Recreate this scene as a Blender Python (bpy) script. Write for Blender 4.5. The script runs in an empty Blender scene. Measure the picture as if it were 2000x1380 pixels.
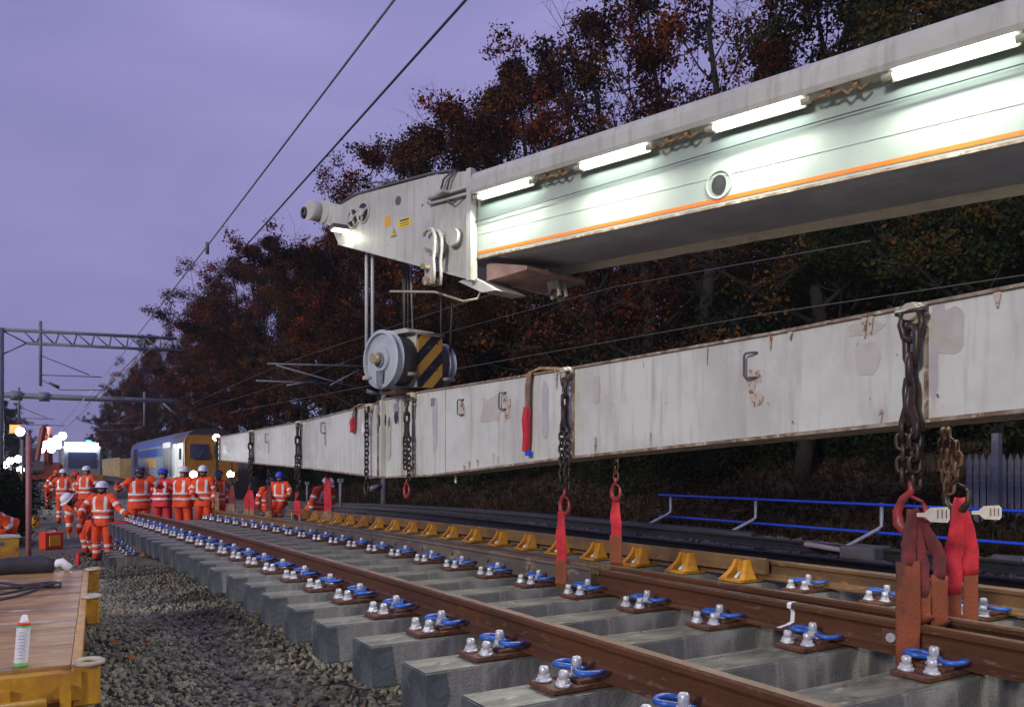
import bpy, bmesh, math, random
import numpy as np
from mathutils import Vector, Matrix
random.seed(7); rng = np.random.default_rng(7)
R = math.radians
# ---------------------------------------------------------------- camera, world, sun
S = bpy.context.scene
COL = S.collection
CZ = 2.05
FPX, HOR, TH = 1600.0, 913.0, math.atan(950 / 1600.0)
cam = bpy.data.cameras.new('camera'); camo = bpy.data.objects.new('camera', cam); COL.objects.link(camo)
cam.sensor_width = 36; cam.lens = 36 * FPX / 2000; cam.shift_y = (HOR - 690) / 2000
cam.clip_end = 3000; cam.clip_start = 0.05
camo.location = (0, 0, CZ); camo.rotation_euler = (R(90), 0, -TH)
S.camera = camo
S.view_settings.view_transform = 'Standard'; S.view_settings.look = 'None'
S.view_settings.exposure = 0; S.view_settings.gamma = 1
try:
    S.cycles.max_bounces = 6; S.cycles.volume_bounces = 0; S.cycles.use_denoising = True
    S.cycles.sample_clamp_indirect = 4
except Exception: pass
W = bpy.data.worlds.new('World'); S.world = W; W.use_nodes = True
wn, wl = W.node_tree.nodes, W.node_tree.links
for n in list(wn): wn.remove(n)
def wnode(t, **k):
    n = wn.new(t)
    for a, b in k.items(): setattr(n, a, b)
    return n
tc = wnode('ShaderNodeTexCoord'); sep = wnode('ShaderNodeSeparateXYZ'); wl.new(tc.outputs['Generated'], sep.inputs[0])
mp = wnode('ShaderNodeMapping'); mp.inputs['Scale'].default_value = (1, 1, 3.2); wl.new(tc.outputs['Generated'], mp.inputs[0])
nz = wnode('ShaderNodeTexNoise'); nz.inputs['Scale'].default_value = 2.6; nz.inputs['Detail'].default_value = 6; nz.inputs['Distortion'].default_value = .6; wl.new(mp.outputs[0], nz.inputs[0])
rz = wnode('ShaderNodeValToRGB'); wl.new(sep.outputs[2], rz.inputs[0])
rz.color_ramp.elements[0].position = 0.0; rz.color_ramp.elements[0].color = (0.245, 0.228, 0.46, 1)
rz.color_ramp.elements[1].position = 0.55; rz.color_ramp.elements[1].color = (0.322, 0.308, 0.62, 1)
rc = wnode('ShaderNodeValToRGB'); wl.new(nz.outputs[0], rc.inputs[0])
rc.color_ramp.elements[0].position = 0.3; rc.color_ramp.elements[0].color = (0.82, 0.83, 0.87, 1)
rc.color_ramp.elements[1].position = 0.75; rc.color_ramp.elements[1].color = (1.16, 1.12, 1.07, 1)
mx = wnode('ShaderNodeMixRGB', blend_type='MULTIPLY'); mx.inputs[0].default_value = 1
wl.new(rz.outputs[0], mx.inputs[1]); wl.new(rc.outputs[0], mx.inputs[2])
bg = wnode('ShaderNodeBackground'); bg.inputs[1].default_value = 1.0; wl.new(mx.outputs[0], bg.inputs[0])
wo = wnode('ShaderNodeOutputWorld'); wl.new(bg.outputs[0], wo.inputs[0])
sun = bpy.data.lights.new('sun', 'SUN'); sun.energy = 1.9; sun.angle = R(9); sun.color = (1.0, 0.955, 0.84)
suno = bpy.data.objects.new('sun', sun); COL.objects.link(suno)
suno.rotation_euler = Vector((0.80, 0.36, -0.31)).to_track_quat('-Z', 'Y').to_euler()

# ---------------------------------------------------------------- survey helpers (photo ray -> metric point)
cT, sT = math.cos(TH), math.sin(TH)
def ray(px, py):
    xr = (px - 1000) / FPX; yr = (HOR - py) / FPX
    return Vector((cT * xr + sT, -sT * xr + cT, yr))
def at(px, py, zc): return Vector((0, 0, CZ)) + ray(px, py) * zc
def atx(px, py, X):
    r = ray(px, py); return Vector((0, 0, CZ)) + r * (X / r.x)
def yof(px, X):
    r = ray(px, 900); return r.y * X / r.x
def zof(py, X, Y): return CZ + (HOR - py) / FPX * (X * sT + Y * cT)

# ---------------------------------------------------------------- materials
def mat(name, col, rough=0.6, col2=None, scale=4.0, lo=0.4, hi=0.6, metal=0.0, bump=0.0, bscale=30.0, col3=None, s3=20.0, t3=0.62, coat=0.0, stretch=(1, 1, 1), emis=None, es=0.0, spec=0.5, detail=6, drip=None):
    m = bpy.data.materials.new(name); m.use_nodes = True
    N, L = m.node_tree.nodes, m.node_tree.links
    b = N['Principled BSDF']; b.inputs['Roughness'].default_value = rough; b.inputs['Metallic'].default_value = metal
    b.inputs['Specular IOR Level'].default_value = spec
    b.inputs['Base Color'].default_value = (*col, 1)
    if coat: b.inputs['Coat Weight'].default_value = coat
    if emis: b.inputs['Emission Color'].default_value = (*emis, 1); b.inputs['Emission Strength'].default_value = es
    t = N.new('ShaderNodeTexCoord'); mp = N.new('ShaderNodeMapping'); mp.inputs['Scale'].default_value = stretch
    L.new(t.outputs['Object'], mp.inputs[0]); last = None
    def layer(c, sc, a, z, prev):
        n = N.new('ShaderNodeTexNoise'); n.inputs['Scale'].default_value = sc; n.inputs['Detail'].default_value = detail
        n.inputs['Roughness'].default_value = 0.62
        L.new(mp.outputs[0], n.inputs[0])
        r = N.new('ShaderNodeMapRange'); r.inputs[1].default_value = a; r.inputs[2].default_value = z; L.new(n.outputs[0], r.inputs[0])
        x = N.new('ShaderNodeMixRGB'); L.new(r.outputs[0], x.inputs[0])
        if prev is None: x.inputs[1].default_value = (*col, 1)
        else: L.new(prev.outputs[0], x.inputs[1])
        x.inputs[2].default_value = (*c, 1); return x
    if col2: last = layer(col2, scale, lo, hi, last)
    if col3: last = layer(col3, s3, t3, t3 + 0.08, last)
    if drip:
        mp2 = N.new('ShaderNodeMapping'); mp2.inputs['Scale'].default_value = (5, 5, .55); L.new(t.outputs['Object'], mp2.inputs[0]); mpo = mp; mp = mp2
        last = layer(drip, 2.4, .50, .74, last); mp = mpo
    if last: L.new(last.outputs[0], b.inputs['Base Color'])
    if bump:
        n = N.new('ShaderNodeTexNoise'); n.inputs['Scale'].default_value = bscale; n.inputs['Detail'].default_value = 5
        L.new(mp.outputs[0], n.inputs[0]); bb = N.new('ShaderNodeBump'); bb.inputs['Strength'].default_value = bump
        bb.inputs['Distance'].default_value = 0.02; L.new(n.outputs[0], bb.inputs['Height']); L.new(bb.outputs[0], b.inputs['Normal'])
    return m
def leafmat(name, cols):
    m = bpy.data.materials.new(name); m.use_nodes = True
    N, L = m.node_tree.nodes, m.node_tree.links; b = N['Principled BSDF']; b.inputs['Roughness'].default_value = 0.8; b.inputs['Specular IOR Level'].default_value = 0.04 if 'leaf' in name or 'grass' in name else 0.25
    g = N.new('ShaderNodeNewGeometry'); r = N.new('ShaderNodeValToRGB'); L.new(g.outputs['Random Per Island'], r.inputs[0])
    t = N.new('ShaderNodeTexCoord'); n = N.new('ShaderNodeTexNoise'); n.inputs['Scale'].default_value = 0.55; L.new(t.outputs['Object'], n.inputs[0])
    a = N.new('ShaderNodeMath'); a.operation = 'MULTIPLY_ADD'; L.new(g.outputs['Random Per Island'], a.inputs[0]); a.inputs[1].default_value = 0.45
    s = N.new('ShaderNodeMath'); s.operation = 'MULTIPLY_ADD'; L.new(n.outputs[0], s.inputs[0]); s.inputs[1].default_value = 2.6; s.inputs[2].default_value = -1.08
    L.new(s.outputs[0], a.inputs[2]); L.new(a.outputs[0], r.inputs[0])
    e = r.color_ramp.elements
    while len(e) < len(cols): e.new(0.5)
    for i, c in enumerate(cols): e[i].position = i / (len(cols) - 1); e[i].color = (*c, 1)
    L.new(r.outputs[0], b.inputs['Base Color']); return m
M = {}
M['concrete'] = mat('concrete', (0.27, 0.27, 0.215), 0.34, (0.11, 0.11, 0.085), 3.2, 0.38, 0.62, bump=0.25, bscale=60, col3=(0.40, 0.40, 0.36), s3=9, t3=0.58, stretch=(1, 3, 3))
M['concrete_side'] = mat('concrete_side', (0.26, 0.255, 0.25), 0.7, (0.13, 0.13, 0.125), 2.6, 0.4, 0.6, bump=0.35, bscale=80, col3=(0.13, 0.13, 0.13), s3=2.2, t3=0.58, drip=(0.33, 0.33, 0.31))
M['end_paint'] = mat('end_paint', (0.085, 0.10, 0.11), 0.5, (0.045, 0.053, 0.062), 5, bump=0.3, bscale=40, col3=(0.15, 0.17, 0.17), s3=14, t3=0.64)
M['rail'] = mat('rail_steel', (0.108, 0.042, 0.018), 0.5, (0.066, 0.030, 0.016), 3, bump=0.25, bscale=90, col3=(0.15, 0.085, 0.045), s3=30, t3=0.6, stretch=(1, 0.35, 1), spec=0.25)
M['rail_top'] = mat('rail_top', (0.19, 0.12, 0.075), 0.38, (0.26, 0.20, 0.145), 2.5, 0.45, 0.6, bump=0.15, bscale=70, col3=(0.20, 0.09, 0.05), s3=6, t3=0.55, metal=0.1)
M['rail_amber'] = mat('rail_amber', (0.21, 0.115, 0.045), 0.5, (0.12, 0.066, 0.032), 3, bump=0.2, bscale=90, col3=(0.30, 0.19, 0.08), s3=22, t3=0.6, stretch=(1, 0.4, 1))
M['cast'] = mat('cast_steel', (0.14, 0.11, 0.085), 0.5, (0.09, 0.072, 0.06), 2, bump=0.25, bscale=60, col3=(0.30, 0.24, 0.17), s3=3.5, t3=0.6, stretch=(1, 0.6, 2))
M['rust'] = mat('rust', (0.085, 0.032, 0.018), 0.6, (0.14, 0.055, 0.026), 12, bump=0.3, bscale=90, col3=(0.08, 0.03, 0.02), s3=30, t3=0.56)
M['bolt'] = mat('bolt', (0.66, 0.67, 0.70), 0.38, (0.40, 0.41, 0.45), 25, metal=0.3, bump=0.1, bscale=100)
M['blue'] = mat('blue_steel', (0.03, 0.12, 0.50), 0.38, (0.03, 0.065, 0.24), 25, 0.45, 0.6, col3=(0.16, 0.10, 0.08), s3=45, t3=.64)
M['white'] = mat('white_paint', (0.62, 0.63, 0.575), 0.34, (0.49, 0.49, 0.445), 1.3, 0.42, 0.62, bump=0.10, bscale=5, col3=(0.20, 0.11, 0.06), s3=13, t3=0.665, drip=(0.42, 0.39, 0.34))
M['white_clean'] = mat('white_clean', (0.36, 0.42, 0.38), 0.33, (0.31, 0.37, 0.34), 1.5, 0.4, 0.6, bump=0.02, bscale=4)
M['head_white'] = mat('head_white', (0.50, 0.50, 0.46), 0.4, (0.42, 0.42, 0.39), 2.2, 0.42, 0.62, bump=0.04, bscale=15, col3=(0.24, 0.15, 0.10), s3=9, t3=0.67, drip=(0.33, 0.31, 0.27))
M['edge'] = mat('flange_edge', (0.34, 0.28, 0.21), 0.6, (0.17, 0.10, 0.06), 9, 0.42, 0.6, bump=0.2, bscale=40, col3=(0.50, 0.46, 0.36), s3=16, t3=0.56)
M['stain'] = mat('grey_stain', (0.44, 0.41, 0.37), 0.5, (0.50, 0.47, 0.43), 8)
M['shade_violet'] = mat('violet_shade', (0.42, 0.39, 0.42), 0.5, (0.48, 0.46, 0.47), 5)  # violet grey; on the beam it paints the shadows cast by chains and straps
M['ruststain'] = mat('rust_stain', (0.50, 0.43, 0.36), 0.6, (0.22, 0.09, 0.035), 22, 0.50, 0.58)
M['orange_line'] = mat('orange_line', (0.85, 0.17, 0.015), 0.4)
M['under'] = mat('dark_under', (0.34, 0.36, 0.43), 0.4, (0.46, 0.48, 0.55), 2.4, 0.4, 0.62, bump=0.1, bscale=8, col3=(0.20, 0.13, 0.09), s3=12, t3=0.66, stretch=(1, 1, 1))
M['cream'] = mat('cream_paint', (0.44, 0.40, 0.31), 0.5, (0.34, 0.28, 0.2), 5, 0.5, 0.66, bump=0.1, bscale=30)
M['cream_lit'] = mat('cream_flange_lit', (0.78, 0.74, 0.60), 0.5, (0.6, 0.54, 0.42), 5, 0.5, 0.66, bump=0.1, bscale=30)  # paler copy of the cream, light from below put into its colour
M['galv'] = mat('galvanised', (0.38, 0.40, 0.45), 0.45, (0.28, 0.30, 0.34), 8, metal=0.4)
M['galv_dark'] = mat('galvanised_dull', (0.19, 0.20, 0.24), 0.6, (0.13, 0.14, 0.17), 8)
M['chain'] = mat('chain_steel', (0.030, 0.024, 0.022), 0.42, (0.065, 0.038, 0.028), 30, metal=0.3)
M['chain_rust'] = mat('chain_rust', (0.17, 0.085, 0.045), 0.55, (0.09, 0.05, 0.035), 30, metal=0.2)
M['hook_red'] = mat('hook_red', (0.36, 0.03, 0.03), 0.45, (0.16, 0.04, 0.035), 20)
M['sling'] = mat('sling_red', (0.62, 0.02, 0.035), 0.75, (0.42, 0.015, 0.03), 18, bump=0.2, bscale=120)
M['sling_dark'] = mat('sling_dark', (0.22, 0.03, 0.035), 0.8, (0.11, 0.025, 0.025), 12, bump=0.2, bscale=120)
M['sleeve'] = mat('sleeve_orange', (0.27, 0.062, 0.02), 0.75, (0.17, 0.045, 0.02), 6, 0.35, 0.7, bump=0.4, bscale=110, col3=(0.10, 0.035, 0.02), s3=5, t3=.58, stretch=(1, 1, .7))
M['shoe'] = mat('primer_pink', (0.40, 0.26, 0.23), 0.6, (0.3, 0.18, 0.15), 6)
M['strap'] = mat('strap_tan', (0.32, 0.20, 0.10), 0.8, (0.18, 0.10, 0.06), 12)
M['tag'] = mat('tag_cream', (0.66, 0.60, 0.50), 0.6, (0.56, 0.50, 0.42), 30)
M['stencil'] = mat('stencil_paint', (0.20, 0.17, 0.06), 0.8)
M['ink'] = mat('ink', (0.10, 0.09, 0.09), 0.7)
M['yellow'] = mat('yellow_paint', (0.56, 0.29, 0.02), 0.4, (0.36, 0.17, 0.02), 5, bump=0.15, bscale=25, col3=(0.13, 0.06, 0.03), s3=9, t3=0.59, drip=(0.34, .17, .03))
M['yellow_b'] = mat('yellow_bracket', (0.50, 0.225, 0.015), 0.42, (0.30, 0.12, 0.02), 7, 0.45, 0.7)
M['sticker'] = mat('sticker_yellow', (0.75, 0.55, 0.03), 0.5)
M['sticker_o'] = mat('sticker_orange', (0.68, 0.36, 0.03), 0.5)
M['black'] = mat('black_paint', (0.018, 0.018, 0.02), 0.45, (0.03, 0.03, 0.03), 10)
M['rubber'] = mat('rubber', (0.02, 0.02, 0.025), 0.6, (0.035, 0.03, 0.045), 8, bump=0.2, bscale=20)
M['sheave'] = mat('sheave_grey', (0.42, 0.46, 0.50), 0.4, (0.34, 0.38, 0.42), 6)
M['brass'] = mat('brass_pin', (0.45, 0.38, 0.22), 0.4, metal=0.5)
M['rope'] = mat('wire_rope', (0.36, 0.36, 0.37), 0.45, (0.22, 0.22, 0.22), 60, metal=0.5)
M['rope_front'] = mat('wire_rope_pale', (0.55, 0.55, 0.55), 0.5, (0.42, 0.42, 0.42), 60)
M['rope_dark'] = mat('wire_rope_dark', (0.07, 0.07, 0.07), 0.5, metal=0.3)
M['hivis'] = mat('hivis_orange', (0.92, 0.085, 0.012), 0.75, (0.62, 0.055, 0.015), 7, 0.4, 0.65, bump=1.0, bscale=11, col3=(0.28, 0.05, 0.02), s3=6, t3=.62)
M['hivis_red'] = mat('hivis_red', (0.72, 0.03, 0.035), 0.75, (0.5, 0.02, 0.03), 7, 0.4, 0.65, bump=0.5, bscale=9)
M['reflect'] = mat('reflective_tape', (0.85, 0.85, 0.80), 0.25, (0.62, 0.62, 0.62), 25)
M['helmet_w'] = mat('helmet_white', (0.78, 0.78, 0.82), 0.3)
M['helmet_b'] = mat('helmet_blue', (0.03, 0.06, 0.50), 0.3)
M['helmet_n'] = mat('helmet_navy', (0.02, 0.03, 0.07), 0.35)
M['skin'] = mat('skin', (0.36, 0.19, 0.13), 0.55)
M['boot'] = mat('boot', (0.03, 0.025, 0.02), 0.6)
M['beard'] = mat('snood', (0.03, 0.03, 0.045), 0.8)
M['wood'] = mat('deck_wood', (0.44, 0.25, 0.09), 0.42, (0.19, 0.10, 0.04), 1.6, 0.38, 0.62, bump=0.5, bscale=9, col3=(0.46, 0.40, 0.29), s3=2.2, t3=0.56, stretch=(0.8, 2.2, 1), spec=.35)
M['soil'] = mat('soil', (0.032, 0.022, 0.016), 0.95, (0.055, 0.036, 0.024), 1.5, bump=0.8, bscale=14, col3=(0.13, 0.06, 0.025), s3=22, t3=0.60)
M['bark'] = mat('bark', (0.020, 0.014, 0.012), 0.95, (0.010, 0.008, 0.007), 6, bump=0.5, bscale=20)
M['leaf_red'] = leafmat('leaf_red', [(0.006, 0.003, 0.003), (0.030, 0.008, 0.005), (0.085, 0.020, 0.008), (0.19, 0.047, 0.012)])  # leaf ramps put lit clumps and dark depths of the crowns into the colour
M['leaf_brown'] = leafmat('leaf_brown', [(0.006, 0.004, 0.003), (0.028, 0.014, 0.006), (0.085, 0.034, 0.009), (0.19, 0.070, 0.014)])
M['leaf_green'] = leafmat('leaf_green', [(0.004, 0.008, 0.005), (0.012, 0.020, 0.008), (0.034, 0.040, 0.012), (0.095, 0.042, 0.012)])
M['leaf_dark'] = leafmat('leaf_dark', [(0.006, 0.009, 0.006), (0.012, 0.017, 0.009), (0.022, 0.025, 0.011)])
M['grass'] = leafmat('dry_grass', [(0.016, 0.010, 0.007), (0.034, 0.018, 0.010), (0.014, 0.015, 0.007), (0.06, 0.032, 0.017)])
M['leaf_fall'] = leafmat('leaf_fall', [(0.18, 0.05, 0.015), (0.30, 0.10, 0.02), (0.12, 0.04, 0.02)])
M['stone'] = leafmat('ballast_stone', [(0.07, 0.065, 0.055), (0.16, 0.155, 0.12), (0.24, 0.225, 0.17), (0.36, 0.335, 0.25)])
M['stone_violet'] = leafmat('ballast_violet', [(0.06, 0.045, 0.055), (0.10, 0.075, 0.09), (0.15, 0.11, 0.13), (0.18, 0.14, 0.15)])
M['blue_rail'] = mat('blue_pipe', (0.012, 0.07, 0.62), 0.45)
M['loco_blue'] = mat('loco_blue', (0.03, 0.085, 0.36), 0.35, (0.02, 0.05, 0.2), 1)
M['loco_roof'] = mat('loco_roof', (0.10, 0.10, 0.14), 0.5, (0.06, 0.07, 0.12), 1)
M['loco_grey'] = mat('loco_grey', (0.21, 0.26, 0.30), 0.4, (0.15, 0.2, 0.24), 1)
M['loco_white'] = mat('loco_white', (0.75, 0.78, 0.72), 0.35)
M['loco_yellow'] = mat('loco_yellow', (0.36, 0.16, 0.012), 0.45, (0.28, 0.12, 0.01), 2, drip=(0.2, .09, .015))
M['glass'] = mat('cab_glass', (0.03, 0.035, 0.08), 0.08)
M['wagon'] = mat('wagon_tan', (0.52, 0.36, 0.12), 0.5, (0.35, 0.22, 0.08), 1.2)
M['case_red'] = mat('case_red', (0.75, 0.05, 0.02), 0.45)
M['case_yel'] = mat('case_yellow', (0.85, 0.42, 0.02), 0.5)
M['machine_red'] = mat('machine_red', (0.30, 0.05, 0.03), 0.5, (0.15, 0.03, 0.02), 2)
M['pink'] = mat('faded_red', (0.42, 0.12, 0.12), 0.6, (0.35, 0.2, 0.18), 6)
M['can'] = mat('can_white', (0.72, 0.75, 0.78), 0.3, (0.62, 0.62, 0.7), 60)
M['green'] = mat('green_plastic', (0.12, 0.38, 0.08), 0.5)
M['slab'] = mat('pale_slab', (0.38, 0.30, 0.34), 0.6, (0.30, 0.24, 0.27), 4)
M['trough'] = mat('trough_concrete', (0.15, 0.14, 0.14), 0.8, (0.10, 0.10, 0.10), 5, bump=0.3)
def lampmat(name, c, s): return mat(name, c, 0.5, emis=c, es=s)
M['lamp_back'] = mat('lamp_back', (0.30, 0.30, 0.26), 0.5)
M['lamp'] = lampmat('lamp_white', (0.86, 1.0, 0.90), 30)
M['lamp_small'] = lampmat('lamp_small', (1.0, 1.0, 0.85), 7)
M['lamp_warm'] = lampmat('lamp_warm', (1.0, 0.72, 0.40), 60)
M['lamp_cool'] = lampmat('lamp_cool', (0.95, 1.0, 1.0), 60)
M['lamp_blue'] = lampmat('lamp_blue', (0.02, 0.25, 1.0), 12)
M['lamp_red'] = lampmat('lamp_red', (1.0, 0.02, 0.02), 6)
M['lamp_orange'] = lampmat('lamp_orange', (1.0, 0.18, 0.05), 3)
def ballast_mat(name, a, b, c):
    m = mat(name, a, 0.85, b, 1.1); N, L = m.node_tree.nodes, m.node_tree.links; bs = N['Principled BSDF']
    t = N.new('ShaderNodeTexCoord'); v = N.new('ShaderNodeTexVoronoi'); v.inputs['Scale'].default_value = 19; L.new(t.outputs['Object'], v.inputs[0])
    hs = N.new('ShaderNodeSeparateColor'); L.new(v.outputs['Color'], hs.inputs[0])
    r = N.new('ShaderNodeValToRGB'); L.new(hs.outputs[0], r.inputs[0]); e = r.color_ramp.elements
    e[0].color = (*a, 1); e[1].color = (*c, 1); k = e.new(0.5); k.color = (*b, 1); L.new(r.outputs[0], bs.inputs['Base Color'])
    bp = N.new('ShaderNodeBump'); bp.invert = True; bp.inputs['Distance'].default_value = 0.05; L.new(v.outputs['Distance'], bp.inputs['Height']); L.new(bp.outputs[0], bs.inputs['Normal'])
    return m
M['ballast'] = ballast_mat('ballast', (0.07, 0.065, 0.055), (0.13, 0.12, 0.10), (0.21, 0.19, 0.15))
M['hazard'] = bpy.data.materials.new('hazard_stripes'); m = M['hazard']; m.use_nodes = True
N, L = m.node_tree.nodes, m.node_tree.links
t = N.new('ShaderNodeTexCoord'); s_ = N.new('ShaderNodeSeparateXYZ'); L.new(t.outputs['Object'], s_.inputs[0])
a_ = N.new('ShaderNodeMath'); a_.operation = 'SUBTRACT'; L.new(s_.outputs[0], a_.inputs[0]); L.new(s_.outputs[2], a_.inputs[1])
q_ = N.new('ShaderNodeMath'); q_.operation = 'MULTIPLY_ADD'; L.new(a_.outputs[0], q_.inputs[0]); q_.inputs[1].default_value = 3.3; q_.inputs[2].default_value = 20.42
f_ = N.new('ShaderNodeMath'); f_.operation = 'FRACT'; L.new(q_.outputs[0], f_.inputs[0])
g_ = N.new('ShaderNodeMath'); g_.operation = 'GREATER_THAN'; L.new(f_.outputs[0], g_.inputs[0]); g_.inputs[1].default_value = 0.5
x_ = N.new('ShaderNodeMixRGB'); L.new(g_.outputs[0], x_.inputs[0]); x_.inputs[1].default_value = (0.70, 0.38, 0.05, 1); x_.inputs[2].default_value = (0.02, 0.02, 0.025, 1)
L.new(x_.outputs[0], N['Principled BSDF'].inputs['Base Color']); N['Principled BSDF'].inputs['Roughness'].default_value = 0.5

# ---------------------------------------------------------------- mesh helpers
class MB:
    def __init__(s): s.v = []; s.f = []; s.m = []; s.sm = []
    def add(s, vs, fs, mi=0, smooth=False):
        o = len(s.v); s.v += [tuple(p) for p in vs]
        for f in fs: s.f.append(tuple(i + o for i in f)); s.m.append(mi); s.sm.append(smooth)
    def box(s, c, d, mi=0, rot=None, bev=0.0):
        x, y, z = d[0] / 2, d[1] / 2, d[2] / 2
        if bev <= 0:
            vs = [Vector((a, b, e)) for e in (-z, z) for b in (-y, y) for a in (-x, x)]
            fs = [(0, 2, 3, 1), (4, 5, 7, 6), (0, 1, 5, 4), (2, 6, 7, 3), (0, 4, 6, 2), (1, 3, 7, 5)]
        else:
            bm = bmesh.new(); bmesh.ops.create_cube(bm, size=1); bmesh.ops.scale(bm, vec=d, verts=bm.verts)
            bmesh.ops.bevel(bm, geom=bm.edges[:], offset=bev, segments=1, affect='EDGES')
            vs = [v.co.copy() for v in bm.verts]; bm.verts.index_update(); fs = [[v.index for v in f.verts] for f in bm.faces]; bm.free()
        if rot: vs = [rot @ v for v in vs]
        s.add([v + Vector(c) for v in vs], fs, mi)
    def tube(s, path, r, n=8, mi=0, cap=True, closed=False, smooth=True, flat=None, up=None, mfun=None):
        P = [Vector(p) for p in path]; k = len(P); rr = r if isinstance(r, (list, tuple)) else [r] * k
        if flat is None: flat = [1.0] * k
        elif not isinstance(flat, (list, tuple)): flat = [flat] * k
        vs = []; prev = Vector(up) if up is not None else None
        for i in range(k):
            if closed: t = (P[(i + 1) % k] - P[i - 1]).normalized()
            else: t = (P[min(i + 1, k - 1)] - P[max(i - 1, 0)]).normalized()
            if prev is None:
                prev = Vector((0, 0, 1)) if abs(t.z) < 0.9 else Vector((1, 0, 0))
            a = (prev - t * prev.dot(t))
            if a.length < 1e-5: a = t.orthogonal()
            a.normalize(); prev = a; b = t.cross(a)
            for j in range(n):
                w = 2 * math.pi * j / n
                vs.append(P[i] + a * math.cos(w) * rr[i] + b * math.sin(w) * rr[i] * flat[i])
        o = len(s.v); s.v += [tuple(p) for p in vs]
        for i in range(k if closed else k - 1):
            i2 = (i + 1) % k
            for j in range(n):
                j2 = (j + 1) % n
                s.f.append((o + i * n + j, o + i * n + j2, o + i2 * n + j2, o + i2 * n + j))
                s.m.append(mfun(i, j) if mfun else mi); s.sm.append(smooth)
        if cap and not closed:
            s.f.append(tuple(o + j for j in reversed(range(n)))); s.m.append(mfun(0, 0) if mfun else mi); s.sm.append(False)
            s.f.append(tuple(o + (k - 1) * n + j for j in range(n))); s.m.append(mfun(k - 2, 0) if mfun else mi); s.sm.append(False)
    def cyl(s, a, b, r, n=14, mi=0, smooth=True): s.tube([a, b], r, n, mi, smooth=smooth)
    def prism(s, poly, fr, d0, d1, mi=0, edge_mi=None):
        # poly 2-D points; fr(u,v,w) -> 3-D
        n = len(poly); vs = [fr(u, v, d0) for u, v in poly] + [fr(u, v, d1) for u, v in poly]
        s.add(vs, [tuple(range(n))[::-1], tuple(range(n, 2 * n))], mi)
        o = len(s.v) - 2 * n
        for i in range(n):
            j = (i + 1) % n; s.f.append((o + i, o + j, o + n + j, o + n + i)); s.m.append(mi if edge_mi is None else edge_mi); s.sm.append(False)
    def sweep(s, prof, path, mfun=None, cap=True):
        n = len(prof); o = len(s.v)
        for (x, y, z) in path: s.v += [(x + a, y, z + b) for a, b in prof]
        for i in range(len(path) - 1):
            for j in range(n):
                j2 = (j + 1) % n; s.f.append((o + i * n + j, o + i * n + j2, o + (i + 1) * n + j2, o + (i + 1) * n + j)); s.m.append(mfun(j) if mfun else 0); s.sm.append(False)
        if cap:
            s.f.append(tuple(o + j for j in reversed(range(n)))); s.m.append(0); s.sm.append(False)
            s.f.append(tuple(o + (len(path) - 1) * n + j for j in range(n))); s.m.append(0); s.sm.append(False)
    def mesh(s, name, mats):
        me = bpy.data.meshes.new(name); me.from_pydata(s.v, [], s.f)
        if not isinstance(mats, (list, tuple)): mats = [mats]
        for m in mats: me.materials.append(M[m] if isinstance(m, str) else m)
        me.polygons.foreach_set('material_index', s.m); me.polygons.foreach_set('use_smooth', s.sm)
        bm = bmesh.new(); bm.from_mesh(me); bmesh.ops.recalc_face_normals(bm, faces=bm.faces); bm.to_mesh(me); bm.free()
        me.update(); return me
    def build(s, name, mats, parent=None, loc=None, rotz=0):
        return link(name, s.mesh(name, mats), parent, loc, rotz)
def link(name, me, parent=None, loc=None, rotz=0):
    o = bpy.data.objects.new(name, me); COL.objects.link(o)
    if parent: o.parent = parent
    if loc is not None: o.location = loc
    if rotz: o.rotation_euler = (0, 0, rotz)
    return o
def tag(o, label=None, cat=None, group=None, kind=None):
    if label: o['label'] = label
    if cat: o['category'] = cat
    if group: o['group'] = group
    if kind: o['kind'] = kind
    return o
def thing(name, label, cat, loc=(0, 0, 0), rotz=0, group=None):
    o = bpy.data.objects.new(name, None); COL.objects.link(o); o.empty_display_size = 0.2
    o.location = loc; o.rotation_euler = (0, 0, rotz); return tag(o, label, cat, group)
def copy_tree(o, parent=None):
    c = o.copy(); COL.objects.link(c)
    if parent: c.parent = parent
    for ch in KIDS.get(o.name, []): copy_tree(ch, c)
    return c
KIDS = {}
def index_kids(root):
    ks = [x for x in COL.objects if x.parent == root]; KIDS[root.name] = ks
    for k in ks: index_kids(k)
def text_mesh(txt, size, matn, name, parent, Mx):
    cu = bpy.data.curves.new('lettering', 'FONT'); cu.body = txt; cu.size = size; cu.extrude = 0.001; cu.resolution_u = 2
    o = bpy.data.objects.new('lettering', cu); COL.objects.link(o)
    dg = bpy.context.evaluated_depsgraph_get(); me = bpy.data.meshes.new_from_object(o.evaluated_get(dg)); COL.objects.unlink(o); bpy.data.objects.remove(o)
    me.materials.clear(); me.materials.append(M[matn]); me.transform(Mx)
    return link(name, me, parent)
def smoothstep(a, b, x): t = min(1, max(0, (x - a) / (b - a))); return t * t * (3 - 2 * t)

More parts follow.
